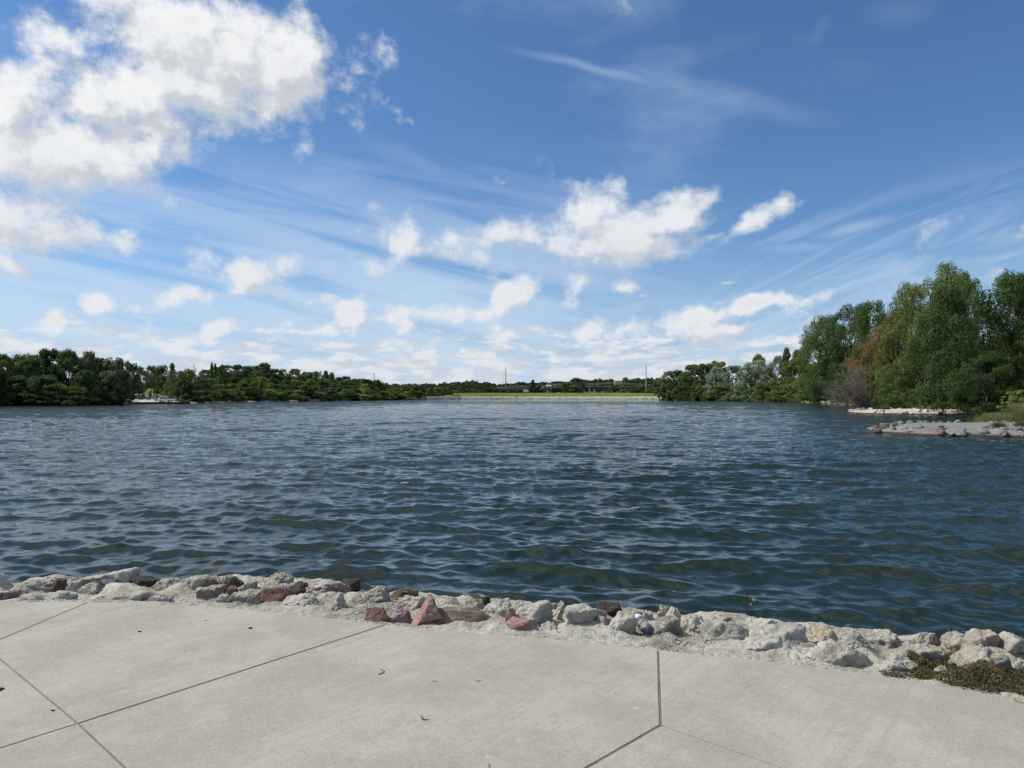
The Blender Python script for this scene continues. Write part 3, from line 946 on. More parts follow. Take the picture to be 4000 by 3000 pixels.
for k, (x, y, z) in enumerate(foot):
    u = 2000 + x / y * F
    if u < -150 or u > 4150: continue
    w = g.uniform(.20, .42)
    V, T = rock_shape(400 + k, (w, w * g.uniform(.6, .9), w * g.uniform(.5, .8)), sub=4, rough=.10, sharp=False)
    o = mesh_np('wet_rock', V, None, T, RM['moss' if k % 3 == 0 else 'dark'], smooth=True)
    o.location = (x, y, z + w * .10); o.rotation_euler = (0, 0, g.uniform(0, 6))
    nth += 1
    tag(o, '%s from the left of the dark wet rocks lapped by the water' % ordinal(nth), 'rock', 'wet rocks along the foot of the bank')

# crumbs of grout and stone chips strewn between the boulders and along the slab
def chips(name, n, tr, smin, smax, mats, label, seed):
    g = np.random.default_rng(seed)
    D, T = ICO[2]
    VV, TT, MI = [], [], []
    S_ = g.uniform(1.0, sl[-1] - 4, n); T_ = tr[0] + (tr[1] - tr[0]) * g.random(n) ** 1.3
    X, Y, Z = bank_xyz(S_, T_)
    for i in range(n):
        s = math.exp(g.uniform(math.log(smin), math.log(smax)))
        v = D * (1 + .35 * g.normal(0, 1, (len(D), 1)) * .5) * np.array([1, g.uniform(.6, 1), g.uniform(.4, .8)]) * s
        a = g.uniform(0, 6.3); c, q = math.cos(a), math.sin(a)
        v = v @ np.array([[c, q, 0], [-q, c, 0], [0, 0, 1]])
        VV.append(v + [X[i], Y[i], Z[i] + s * .35]); TT.append(T + i * len(D)); MI += [0 if g.random() < .8 else 1] * len(T)
    o = mesh_np(name, np.concatenate(VV), None, np.concatenate(TT), mats=mats, mat_idx=MI)
    return tag(o, label, 'rubble', kind='stuff')
chips('grout_crumbs', 700, (.02, 1.7), .005, .014, [m_bank, RM['red']], 'crumbs of grout and stone chips scattered between the boulders', 3)

# ------------------------------------------------------------------ plastic bottle
def clear_plastic():
    m, N, b = new_mat('clear_plastic')
    b.inputs['Base Color'].default_value = (.86, .88, .95, 1)
    b.inputs['Roughness'].default_value = .06
    b.inputs['Transmission Weight'].default_value = .85
    b.inputs['IOR'].default_value = 1.12
    b.inputs['Specular IOR Level'].default_value = .9
    return m
def lathe(name, prof, mat, parent, seg=40, squash=0.0):
    V, Q = [], []
    for i, (z, r) in enumerate(prof):
        for k in range(seg):
            a = 2 * math.pi * k / seg
            rr = r * (1 + squash * math.cos(2 * a) * math.sin(z * 40))
            V.append((rr * math.cos(a), rr * math.sin(a), z))
    for i in range(len(prof) - 1):
        for k in range(seg):
            Q.append((i * seg + k, i * seg + (k + 1) % seg, (i + 1) * seg + (k + 1) % seg, (i + 1) * seg + k))
    return mesh_np(name, V, Q, mat=mat, parent=parent, smooth=True)
pb = at_bank(2530, 2472)
Yb = pb.y - .06
p_low = at_y(2532, 2462, Yb); p_top = at_y(2496, 2424, Yb + .12)
bt = empty('plastic_bottle', p_low)
axis = (p_top - p_low).normalized()
bt.rotation_euler = axis.to_track_quat('Z', 'Y').to_euler()
L = .150; R0 = .040
tag(bt, 'empty clear plastic bottle with a pale cap wedged among the white boulders', 'bottle')
prof = [(-.02, .002), (-.018, .018), (-.008, .030), (.006, R0 * .97), (.03, R0), (.045, R0 * .95), (.05, R0 * .95), (.065, R0), (.085, R0), (.088, R0 * .97), (.12, R0 * .93), (L - .028, R0 * .93)]
lathe('bottle_body', prof, clear_plastic(), bt, squash=.03)
lathe('label_band', [(.066, R0 * 1.012), (.068, R0 * 1.02), (.080, R0 * 1.02), (.082, R0 * 1.012)], plain('bottle_band', (.36, .22, .19), .4, var=.3), bt)
lathe('cap', [(L - .030, R0 * .98), (L - .028, R0 * 1.04), (L + .004, R0 * 1.03), (L + .014, R0 * .93), (L + .018, R0 * .6), (L + .019, .002)], plain('bottle_cap', (.60, .66, .74), .35, var=.05), bt)

# ------------------------------------------------------------------ weeds on the bank
def stems(paths, mat, name, parent=None, seg=5):
    V, Q = join_np([tube_np(p, r, seg) for p, r in paths])
    return mesh_np(name, V, Q, mat=mat, parent=parent, smooth=True)
def crooked(a, b, n, amp, g):
    a = np.array(a, float); b = np.array(b, float)
    t = np.linspace(0, 1, n)[:, None]
    p = a + (b - a) * t
    p[1:-1] += g.normal(0, amp, (n - 2, 3))
    return p
g = np.random.default_rng(21)
m_dry = plain('dry_stem', (.42, .31, .20), .7, var=.3, scale=30)
m_rust = plain('rust_brown_stem', (.16, .075, .045), .8, var=.4, scale=30)
m_darkstem = plain('dark_stem', (.040, .028, .030), .7, var=.4, scale=30)
m_seed = plain('pale_seed_husk', (.55, .47, .36), .8, var=.2, scale=30)
pw_ = at_bank(862, 2292)
wd = empty('dry_weed', pw_)
tag(wd, 'dry straw-brown weed with a tall bent stem among the left boulders', 'weed')
tall = [(crooked((0, 0, -.03), (-.09, 0, .17), 6, .004, g), np.linspace(.0042, .0016, 6))]
tip = tall[0][0][-1]
for k in range(7):
    e = tip + np.array([g.uniform(-.04, .04), g.uniform(-.02, .02), g.uniform(0, .05)])
    tall.append((crooked(tall[0][0][3 + k % 3], e, 4, .003, g), np.linspace(.0014, .0006, 4)))
stems(tall, m_dry, 'stem', wd)
twigs = []
for k in range(48):
    e = np.array([g.normal(.01, .085), g.normal(0, .05), g.uniform(.02, .10)])
    twigs.append((crooked((g.normal(0, .02), g.normal(0, .02), -.03), e, 5, .008, g), np.linspace(.0028, .0010, 5)))
stems(twigs, m_rust, 'twigs', wd)
ps = at_bank(2934, 2440)
sk = empty('dead_stalk', (ps.x, ps.y + .12, ps.z))
tag(sk, 'thin dark dead stalk with pale seed husks rising against the water', 'weed')
hgt = .22
br = [(crooked((0, 0, -.05), (.012, 0, hgt), 7, .003, g), np.linspace(.0045, .0020, 7))]
for z0, e in ((.12, (-.035, 0, .24)), (.2, (-.02, 0, .29)), (.24, (.035, 0, .31)), (.28, (.012, 0, .36)), (.15, (.03, 0, .2)), (.26, (-.022, .01, .27)), (.1, (-.03, .01, .17))):
    z0 *= .65; e = (e[0], e[1], e[2] * .65)
    br.append((crooked((.004, 0, z0), e, 4, .003, g), np.linspace(.0030, .0014, 4)))
br.append((crooked((.03, 0, -.04), (.043, 0, .12), 5, .003, g), np.linspace(.0032, .002, 5)))
br.append((crooked((.043, 0, .12), (.064, 0, .15), 4, .003, g), np.linspace(.0022, .0012, 4)))
stems(br, m_darkstem, 'stem', sk)
V_, T_ = rock_shape(901, (.030, .012, .018), sub=3, rough=.1)
hu = mesh_np('seed_husk', V_, None, T_, m_seed, sk); hu.parent = sk; hu.location = (.058, 0, .155); hu.rotation_euler = (0, .5, 0)
hu2 = hu.copy(); C.objects.link(hu2); hu2.parent = sk; hu2.location = (.036, 0, .12); hu2.scale = (.6, .6, 1.1)

pt = at_bank(3725, 2572)
tf = empty('rusty_tuft', (pt.x, pt.y - .05, pt.z))
tag(tf, 'rust-brown dead tuft in the hollow behind the green plants', 'weed')
tw = []
for k in range(150):
    e = np.array([g.normal(0, .055), g.normal(0, .04), g.uniform(.03, .11)])
    tw.append((crooked((g.normal(0, .02), g.normal(0, .02), -.03), e, 4, .006, g), np.linspace(.0022, .0009, 4)))
stems(tw, plain('rusty_twig', (.22, .12, .05), .8, var=.4, scale=30), 'stem', tf, seg=3)
pt2 = at_bank(3540, 2560)

# low ground cover creeping over the slab at the right
m_cover = leaf_mat('ground_cover_leaf', (.065, .058, .018), (.135, .115, .045), (.18, .115, .055), .22, trans=.15, clump=9.0)
COVER = [(3440, 2634), (3500, 2622), (3530, 2600), (3560, 2570), (3610, 2560), (3690, 2575), (3760, 2590), (3840, 2610), (3920, 2618), (4010, 2612), (4200, 2640),
         (4200, 2800), (4000, 2712), (3930, 2700), (3860, 2700), (3790, 2688), (3720, 2672), (3660, 2654), (3600, 2648), (3540, 2646), (3490, 2642)]
def in_poly(px, py, poly):
    c = False; n = len(poly)
    for i in range(n):
        x1, y1 = poly[i]; x2, y2 = poly[i - 1]
        if (y1 > py) != (y2 > py) and px < (x2 - x1) * (py - y1) / (y2 - y1) + x1: c = not c
    return c
# the patch as an outline on the ground
cov = []
for x, y in COVER:
    p = at_z(x, y, PAVE - .05) if y < 2618 else at_z(x, y, PAVE)
    cov.append((p.x, p.y))
xs = [c[0] for c in cov]; ys = [c[1] for c in cov]
g = np.random.default_rng(33)
M = 150000
cx_ = g.uniform(min(xs), max(xs), M); cy_ = g.uniform(min(ys), max(ys), M)
jx = cx_ + g.normal(0, .018, M); jy = cy_ + g.normal(0, .018, M)
ins = np.zeros(M, bool)
for i in range(len(cov)):
    x1, y1 = cov[i]; x2, y2 = cov[i - 1]
    hit = ((y1 > jy) != (y2 > jy)) & (jx < (x2 - x1) * (jy - y1) / (y2 - y1 + 1e-12) + x1)
    ins ^= hit
P0 = np.stack([cx_, cy_, cx_ * 0], 1)
dens = vnoise(P0, 9.0, 2) * .5 + .5
keep_ = ins & (g.random(M) < .35 + .75 * dens)
cx_, cy_ = cx_[keep_][:30000], cy_[keep_][:30000]; P0 = np.stack([cx_, cy_, cx_ * 0], 1)
zb_, tb_ = bank_z_np(cx_, cy_)
zc = np.where(tb_ < .02, PAVE + .002, np.maximum(zb_, .3))
n = len(cx_)
zc = zc + g.random(n) * (.005 + .024 * (vnoise(P0, 6.0, 7) * .5 + .5))
s_ = g.uniform(.0045, .0115, (n, 1))
u = g.normal(0, 1, (n, 3)); u[:, 2] *= .5; u /= np.linalg.norm(u, axis=1)[:, None]
w = np.cross(u, g.normal(0, 1, (n, 3))); w /= np.linalg.norm(w, axis=1)[:, None]
c_ = np.stack([cx_, cy_, zc], 1)
V = np.stack([c_ - u * s_, c_ - w * s_ * .5, c_ + u * s_, c_ + w * s_ * .5], 1).reshape(-1, 3)
Q = np.arange(4 * n).reshape(-1, 4)
gc = mesh_np('ground_cover', np.array(V), np.array(Q), mat=m_cover)
tag(gc, 'mat of small green and rusty creeping plants spilling onto the concrete', 'plants', kind='stuff')

# ------------------------------------------------------------------ litter on the slab
m_twig = plain('green_twig', (.075, .08, .035), .8, var=.3, scale=40)
m_black = plain('dried_droppings', (.018, .015, .013), .9, var=.3, scale=80)
def twig(px_pts, label, r=.003, name='twig', mat=None):
    P3 = [at_z(x, y, PAVE + .004) for x, y in px_pts]
    o = P3[0]
    V, Q = tube_np([tuple(p - o) for p in P3], np.linspace(r, r * .5, len(P3)), 6)
    ob = mesh_np(name, V, Q, mat=mat or m_twig, smooth=True); ob.location = o
    return tag(ob, label, 'twig')
twig([(1480, 2633), (1496, 2628), (1502, 2622), (1484, 2613)], 'hooked green twig on the concrete right of the middle joint')
twig([(1646, 2796), (1651, 2810), (1664, 2811), (1676, 2809)], 'angular green twig lying on the concrete at lower centre', r=.0035)
twig([(1690, 2658), (1700, 2662), (1708, 2662)], 'tiny straw on the concrete right of the hooked twig', r=.0016)
twig([(1908, 2982), (1912, 2990), (1907, 2998)], 'short twig at the bottom edge of the concrete', r=.002)
twig([(1860, 2662), (1872, 2658), (1884, 2657)], 'faint thin straw on the concrete near the centre', r=.0015)
twig([(3960, 2728), (3972, 2740), (3990, 2744), (4010, 2745)], 'curled grey twig on the concrete near the right edge', r=.0022)
twig([(2744, 2502), (2756, 2510), (2764, 2518)], 'thin brown stick lying on the white grout near the pavement', r=.004, mat=m_rust)
bpy.context.view_layer.update()
stick = [o for o in C.objects if o.name.startswith('twig')][-1]
zz, _ = bank_z(stick.location.x, stick.location.y + .3)
def blob(px, py, w, label, name='dropping', mat=None, flat=.35):
    p = at_z(px, py, PAVE)
    V, T = rock_shape(int(px) % 97, (w, w * .6, w * flat), sub=3, rough=.2, sharp=False)
    o = mesh_np(name, V, None, T, mat or m_black, smooth=True); o.location = (p.x, p.y, PAVE + w * flat * .4)
    return tag(o, label, 'leaf' if name == 'flat_bit' else 'pellet')
blob(978, 2455, .034, 'larger black curled pellet on the concrete under the rocks')
blob(545, 2468, .026, 'black pellet on the concrete left of the larger one')
blob(206, 2777, .022, 'dark pellet on the concrete above the joint crossing at left')
blob(804, 2424, .014, 'tiny dark speck near the top of the concrete')
blob(723, 2541, .012, 'tiny dark speck above the long joint')
blob(505, 2500, .010, 'smallest dark speck at upper left of the concrete')
blob(3229, 2612, .020, 'small orange-brown leaf near the edge of the concrete at right', 'flat_bit', plain('orange_leaf', (.30, .15, .07), .8), .2)
blob(-8, 2694, .075, 'flat dark lump cut off by the left edge of the photo', 'flat_bit', plain('dark_lump', (.045, .04, .045), .8), .2)  # flat dark lump at the left end of the slab
# ------------------------------------------------------------------ land around the lake
# photo x, waterline y of the far shore, clockwise from the left
SHORE = [(-2600, 1612), (-1500, 1600), (-400, 1590), (0, 1585), (300, 1584), (480, 1582), (545, 1578), (700, 1577), (790, 1576), (850, 1573), (1000, 1571), (1150, 1569.5),
         (1250, 1568), (1400, 1565.5), (1500, 1564), (1620, 1562.3), (1700, 1560), (1800, 1558.5), (2000, 1557.8), (2560, 1557.8), (2572, 1558.3),
         (2584, 1563.5), (2700, 1565), (2900, 1567), (3050, 1569.5), (3150, 1573), (3250, 1579), (3330, 1586), (3420, 1591), (3500, 1594), (3600, 1600),
         (3700, 1606), (3815, 1609), (3850, 1632), (4000, 1640), (4300, 1650), (5200, 1680)]
def gdist(px, py):
    p = at_z(px, py, 0.0); return math.atan2(p.x, p.y), math.hypot(p.x, p.y)
sh = np.array([gdist(x, y) for x, y in SHORE])
def shore_r(th):
    return np.interp(th, sh[:, 0], sh[:, 1])
def az_px(px): return math.atan2(px - 2000.0, F)
def azs(*pts): return np.array([[az_px(p[0]), *p[1:]] for p in pts])
# land rise behind the shore: photo x, height at 6 m, 40 m, 150 m and 500 m beyond it
RISE = azs((-2600, 1, 2, 4, 6), (0, 1, 2, 4, 8), (440, .7, 1.3, 4, 10), (520, .62, 1.3, 7.5, 12), (560, .62, 1.30, 9, 14), (700, .62, 1.2, 10.5, 14), (780, .7, 1.2, 12, 15),
           (900, .8, 3.5, 13.5, 16), (1000, .8, 4.5, 15, 17), (1100, .8, 4, 13.5, 15), (1250, .8, 3, 9.5, 11), (1400, .8, 2, 6, 9), (1520, .8, 1.5, 4, 10),
           (1640, .9, 1.0, 1.8, 12), (1720, 2.0, 2.2, 2.4, 12), (1780, 2.1, 6.0, 3.5, 14), (1900, 2.1, 6.3, 4, 15), (2200, 2.1, 6.6, 5, 14), (2450, 2.1, 6.6, 5, 12), (2560, 2.1, 6.0, 4, 12),
           (2590, .8, 1.5, 3, 6), (3000, .8, 1.6, 3, 6), (3400, .8, 1.8, 4, 7), (3800, .7, 1.6, 4, 7), (5200, .8, 2, 4, 7))
def land_z(th, t):
    """height t metres behind the shore in direction th"""
    th = np.asarray(th, float); t = np.asarray(t, float)
    a, b_, c, d = (np.interp(th, RISE[:, 0], RISE[:, i]) for i in (1, 2, 3, 4))
    z = np.where(t < 0, t * .25, np.where(t < 6, t / 6 * a, np.where(t < 40, a + (b_ - a) * smooth01((t - 6) / 34),
        np.where(t < 150, b_ + (c - b_) * smooth01((t - 40) / 110), c + (d - c) * smooth01((t - 150) / 350)))))
    return z
def land_at(x, y):
    th = math.atan2(x, y); r = math.hypot(x, y)
    return float(land_z(th, r - shore_r(th)))
def build_land():
    th = np.unique(np.concatenate([np.radians(np.arange(-88, -36, 1.0)), np.arange(math.radians(-36), math.radians(36.5), .0012), np.radians(np.arange(37, 89, 1.0)), sh[:, 0]]))
    off = np.array([-30, -6, -1, 0, .5, 1.5, 3, 4.5, 6, 8, 11, 15, 20, 26, 32, 40, 50, 62, 75, 90, 110, 130, 150, 180, 220, 280, 350, 450, 600, 900, 1500, 3000, 8000.])
    R = np.maximum(shore_r(th)[:, None] + off[None], 8)
    Z = land_z(th[:, None] + 0 * off[None], off[None] + 0 * th[:, None])
    X = R * np.sin(th)[:, None]; Y = R * np.cos(th)[:, None]
    P = np.stack([X.ravel(), Y.ravel(), 0 * X.ravel()], 1)
    dam = ((th > az_px(1640)) & (th < az_px(2575)))[:, None] + 0 * off[None]
    park = ((th > az_px(440)) & (th < az_px(735)))[:, None] + 0 * off[None] > 0
    nz = fbm(P, .06, 3, 2).reshape(R.shape) * .25 + fbm(P, .008, 3, 3).reshape(R.shape) * 1.2 * np.clip(off / 300, 0, 1)[None]
    Z = Z + nz * np.clip(off / 8, 0, 1)[None] * np.where(dam, .35, 1) * np.where(park & (off[None] < 55), 0.0, 1)
    edge = fbm(P, .35, 2, 12).reshape(R.shape) * .12 * ((off > -1) & (off < 4))[None]
    Z = Z + edge
    idx = np.arange(R.size).reshape(R.shape)
    q = np.stack([idx[:-1, :-1], idx[1:, :-1], idx[1:, 1:], idx[:-1, 1:]], -1).reshape(-1, 4)[:, ::-1]
    o = mesh_np('ground', np.stack([X, Y, Z], -1).reshape(-1, 3), q, mat=m_land, smooth=True)
    tag(o, kind='structure')
m_land, N, b = new_mat('grassland')
P = N.geo()
col = N.mix(N.ramp(N.noise(P, .05, 5, .6), .35, .65), (.10, .150, .028), (.150, .195, .045))
col = N.mix(N.math('MULTIPLY', N.ramp(N.noise(P, .6, 4, .6), .4, .7), .5), col, (.17, .185, .06))
zz = N.sep(P)[2]
mud = N.ramp(N.math('ADD', zz, N.math('MULTIPLY', N.noise(P, .8, 4, .6), .7)), .95, .5)
col = N.mix(mud, col, N.mix(N.ramp(N.noise(P, 2, 4, .6), .35, .65), (.045, .035, .022), (.13, .105, .065)))
N.put(b.inputs['Base Color'], col); b.inputs['Roughness'].default_value = .95; b.inputs['Specular IOR Level'].default_value = .1
N.link(N.bump(N.noise(P, 1.5, 4, .6), .5, .3), b.inputs['Normal'])
build_land()
# lawn behind the paved landing
bm = bmesh.new()
vs = [bm.verts.new(p) for p in ((-200, -400, .60), (200, -400, .60), (200, -1.0, .60), (-200, -1.0, .60))]
bm.faces.new(vs); lawn = from_bm('lawn', bm, m_land); tag(lawn, kind='structure')

# ------------------------------------------------------------------ trees
m_bark = plain('bark', (.085, .068, .052), .95, var=.35, scale=1.5)
m_deadwood = plain('dead_wood', (.19, .155, .125), .9, var=.25, scale=1.5)
LM = {
 'dark': leaf_mat('dark_green_leaves', (0.033, 0.067, 0.016), (0.084, 0.144, 0.032)),
 'mid': leaf_mat('mid_green_leaves', (0.052, 0.098, 0.019), (0.126, 0.189, 0.042)),
 'olive': leaf_mat('olive_leaves', (0.079, 0.108, 0.025), (0.172, 0.196, 0.052)),
 'yellow': leaf_mat('yellow_green_leaves', (0.108, 0.149, 0.025), (0.236, 0.271, 0.052)),
 'silver': leaf_mat('silver_green_leaves', (0.108, 0.149, 0.084), (0.298, 0.350, 0.236), trans=.15),
 'rust': leaf_mat('rusty_leaves', (0.096, 0.102, 0.025), (0.166, 0.149, 0.038), (0.289, 0.137, 0.052), .42),
 'feather': leaf_mat('feathery_olive_leaves', (0.084, 0.119, 0.025), (0.158, 0.193, 0.045), (0.175, 0.114, 0.061), .12),
 'grey': leaf_mat('grey_green_leaves', (0.079, 0.096, 0.044), (0.161, 0.182, 0.091)),
}

def crown_points(kind, seed, n_clump):
    """centres and sizes of the leaf masses in a unit tree (base 0, top 1, radius about .5)"""
    g = np.random.default_rng(seed)
    C_ = []; Rr = []
    tries = 0
    while len(C_) < n_clump and tries < 20000:
        tries += 1
        z = g.uniform(.03, 1.0)
        if kind == 'round':   prof = .50 * math.sin(math.pi * min(1, (z + .42) / 1.44)) ** .55
        elif kind == 'broad': prof = .50 * (math.sin(math.pi * min(1, (z + .34) / 1.36)) ** .45)
        elif kind == 'tall':  prof = .44 * math.sin(math.pi * min(1, (z + .50) / 1.52)) ** .6
        elif kind == 'spire': prof = .42 * (1 - z) ** .8 + .03
        elif kind == 'open':
            if z < .22: continue
            prof = .50 * math.sin(math.pi * min(1, (z - .22) / .80)) ** .6
        elif kind == 'bush':  prof = .52 * math.sqrt(max(0.0, 1 - (z * .97) ** 2.2))
        else: prof = .45
        a = g.uniform(0, 2 * math.pi)
        lob = 1 + .22 * math.sin(a * 2 + seed) + .14 * math.sin(a * 3 + seed * 2 + z * 5)
        rr = prof * lob * math.sqrt(g.uniform(.22, 1.0))
        r = (.080 if n_clump > 60 else .105) * g.uniform(.6, 1.55)
        if kind == 'spire': r *= .75
        z2 = min(z, 1 - r * .5)
        C_.append((rr * math.cos(a), rr * math.sin(a), z2)); Rr.append(r)
    return np.array(C_), np.array(Rr)

def make_tree(name, kind, leafmat, seed, leaves=9000, clumps=70, leaf=.016, wind=0.0, bark=None, flat=.82):
    """a unit tree: base at the origin, 1 high, about 1 across; scaled when placed"""
    g = np.random.default_rng(seed)
    cc, cr = crown_points(kind, seed, clumps)
    root = empty(name, (0, 0, -500))
    # trunk and limbs
    th = .34 if kind != 'bush' else .12
    if kind in ('spire',): th = .9
    parts = [tube_np(crooked((0, 0, -.04), (.02 * g.normal(), .02 * g.normal(), th), 6, .008, g), np.linspace(.030, .018, 6), 7)]
    order = g.permutation(len(cc))[:min(26, len(cc))]
    for i in order:
        z0 = th * g.uniform(.55, 1.0) if kind != 'bush' else .02
        p0 = (0, 0, z0); p1 = cc[i]
        mid_ = (np.array(p0) * .5 + p1 * .5) + np.array([0, 0, -.03])
        pts = np.array([p0, p0 + (mid_ - p0) * .5, mid_, p1])
        parts.append(tube_np(pts + g.normal(0, .006, pts.shape), [.0125, .009, .006, .0025], 5))
    V, Q = join_np(parts)
    mesh_np('trunk', V, Q, mat=bark or m_bark, parent=root, smooth=True)
    # leaves
    w = cr ** 2; w = w / w.sum()
    k = g.choice(len(cc), leaves, p=w)
    d = g.normal(0, 1, (leaves, 3)); d /= np.linalg.norm(d, axis=1)[:, None]
    rad = cr[k] * g.uniform(.45, 1.0, leaves) ** .5 * (1 + .25 * np.sin(d[:, 0] * 5 + k) * np.cos(d[:, 1] * 4 + k * 2))
    off = d * rad[:, None]; off[:, 2] *= flat
    c = cc[k] + off
    # twigs of leaves that break the outline
    c += (fbm(c + seed, 9, 2, seed) * .018)[:, None] * d
    if wind: c[:, 0] += wind * (c[:, 2] ** 2) * .25 + wind * .05 * g.random(leaves)
    s = leaf * g.uniform(.6, 1.35, leaves)
    u = g.normal(0, 1, (leaves, 3)); u[:, 2] *= .6
    if wind: u[:, 0] += .7; u[:, 2] += .3
    u /= np.linalg.norm(u, axis=1)[:, None]
    nrm = d + g.normal(0, .38, (leaves, 3)); nrm[:, 2] += .25
    ww = np.cross(u, nrm); ww /= np.linalg.norm(ww, axis=1)[:, None] + 1e-9
    asp = .62 if not wind else .5
    V = np.stack([c - u * s[:, None], c - ww * (s * asp)[:, None], c + u * s[:, None], c + ww * (s * asp)[:, None]], 1).reshape(-1, 3)
    V[:, 2] = np.maximum(V[:, 2], .0)
    Q = np.arange(leaves * 4).reshape(-1, 4)
    mesh_np('crown', V, Q, mat=leafmat, parent=root)
    return root
FARP = {}
def far_proto(kind, lm, v):
    key = (kind, lm, v)
    if key not in FARP:
        FARP[key] = make_tree('tree', kind, LM[lm], 50 + v * 7 + len(FARP), leaves=4200, clumps=60, leaf=.034)
    return FARP[key]
NEARP = {}
def near_proto(kind, lm, v, leaves=15000, clumps=110, leaf=.0145, wind=0.0):
    key = (kind, lm, v, wind)
    if key not in NEARP:
        NEARP[key] = make_tree('tree', kind, LM[lm], 300 + v * 13 + len(NEARP), leaves=leaves, clumps=clumps, leaf=leaf, wind=wind)
    return NEARP[key]
used_protos = set()
def place(proto, x, y, z, h, w, label, group=None, name='tree', cat='tree', rz=None):
    if proto.name not in used_protos:
        used_protos.add(proto.name); o = proto
    else: o = copy_tree(proto)
    o.name = name
    used_protos.add(o.name)
    o.location = (x, y, z); o.scale = (w, w, h); o.rotation_euler = (0, 0, random.uniform(0, 6.28) if rz is None else rz)
    tag(o, label, cat, group)
    return o
used = {}
def put(proto, px, top, wpx, dist_t, label, group=None, name='tree', cat='tree', base_sink=.2, rz=None):
    """tree at photo x, dist_t metres behind the shore, reaching photo y top, wpx photo pixels wide"""
    th = az_px(px); r = float(shore_r(th)) + dist_t
    x, y = r * math.sin(th), r * math.cos(th)
    z = land_at(x, y) - base_sink
    ztop = at_y(px, top, y).z
    h = max(ztop - z, 1.0)
    w = wpx / F * y
    key = proto.name
    if id(proto) not in used:
        used[id(proto)] = 1; o = proto
    else:
        o = copy_tree(proto)
    o.name = name
    o.location = (x, y, z); o.scale = (w, w, h); o.rotation_euler = (0, 0, random.uniform(0, 6.28) if rz is None else rz)
    tag(o, label, cat, group)
    return o

# ---- left bank: dark trees in front
GL = 'dark trees of the left bank'
LEFT = [
 (-110, 1392, 190, 8, 'round', 'dark', 'dark round tree almost wholly beyond the left edge'), (-60, 1388, 170, 16, 'broad', 'olive', 'olive tree behind, just beyond the left edge'),
 (8, 1386, 150, 9, 'broad', 'olive', 'olive-tinged tree cut by the left edge of the photo'),
 (88, 1386, 120, 16, 'broad', 'mid', 'flat-topped green tree second from the left edge'),
 (120, 1405, 150, 7, 'tall', 'mid', 'green tree in front, between the flat-topped tree and the tallest dark one'),
 (196, 1368, 150, 14, 'round', 'dark', 'tall dark round tree at left, left half of the highest dark pair'),
 (262, 1370, 130, 13, 'round', 'dark', 'tall dark round tree at left, right half of the highest dark pair'),
 (345, 1376, 110, 12, 'tall', 'grey', 'open-crowned greyish tree right of the tall dark pair'),
 (380, 1400, 100, 18, 'broad', 'dark', 'thin dark tree behind the open greyish one'),
 (440, 1402, 120, 15, 'broad', 'grey', 'ragged tree with lacy top above the left car park'),
 (492, 1414, 90, 12, 'open', 'grey', 'rightmost ragged lacy-topped tree of the left bank'),
 (60, 1470, 150, 4, 'bush', 'dark', 'low dark tree at the water by the left edge'),
 (170, 1462, 150, 4, 'bush', 'dark', 'low dark spreading tree at the water below the highest pair'),
 (232, 1500, 120, 3, 'bush', 'olive', 'low olive bush at the water below the highest dark pair'),
 (330, 1448, 130, 5, 'round', 'mid', 'bright green rounded tree low at the left water edge'),
 (415, 1452, 110, 5, 'round', 'grey', 'greyish green rounded tree leaning over the left water edge'),
 (470, 1448, 110, 5, 'round', 'grey', 'grey-green tree whose trunks stand before the left car park'),
 (300, 1530, 170, 2, 'bush', 'dark', 'dark shrub mass at the waterline of the left bank'),
 (110, 1530, 190, 2, 'bush', 'dark', 'dark waterline shrub near the left edge'),
 (420, 1535, 130, 2, 'bush', 'dark', 'dark waterline shrub left of the car park'),
 (-60, 1500, 190, 3, 'bush', 'dark', 'dark shrub almost wholly beyond the left edge at the waterline'), (0, 1530, 150, 2, 'bush', 'dark', 'lowest dark shrub at the very left edge waterline'),
 (40, 1396, 170, 24, 'round', 'dark', 'dark crown filling the skyline behind the left edge trees'),
 (150, 1392, 170, 26, 'round', 'mid', 'green crown in the second line behind the flat-topped tree'),
 (310, 1400, 150, 24, 'broad', 'dark', 'dark crown in the second line right of the highest pair'),
 (410, 1424, 140, 26, 'broad', 'mid', 'green crown in the second line left of the car park'),
 (476, 1438, 90, 30, 'broad', 'grey', 'grey-green crown in the second line above the dark sedan'),
]
for i, (px, top, w, t, kind, lm, lab) in enumerate(LEFT):
    pr = near_proto(kind, lm, i % 2, leaves=8000, clumps=84, leaf=.022)
    put(pr, px, top, w, t, lab or 'dark tree of the left bank standing mostly beyond the left edge', GL,
        name='shrub' if kind == 'bush' else 'tree', cat='shrub' if kind == 'bush' else 'tree')
# ---- behind the left car park
MID0 = [
 (545, 1436, 85, 60, 'open', 'grey', 'grey lacy tree behind the left car park'),
 (590, 1432, 80, 90, 'open', 'olive', 'olive spreading tree on the rise behind the dark parked car'),
 (635, 1430, 70, 80, 'round', 'dark', 'small dark round tree on the rise behind the car park'),
 (640, 1468, 60, 75, 'open', 'dark', 'dark spreading tree over the green slope of the car park'),
 (672, 1424, 62, 55, 'spire', 'feather', 'pale pointed poplar above the white parked car'),
 (694, 1450, 120, 18, 'round', 'feather', 'wide olive tree right behind the white parked car'),
 (735, 1446, 110, 22, 'round', 'olive', 'brownish olive tree behind the street lamp'),
 (716, 1485, 90, 9, 'round', 'dark', 'dark low tree between the white car and the lamp'),
]
for i, (px, top, w, t, kind, lm, lab) in enumerate(MID0):
    put(near_proto(kind, lm, 3 + i % 2, leaves=6000, clumps=60, leaf=.024), px, top, w, t, lab, 'trees behind the left car park')
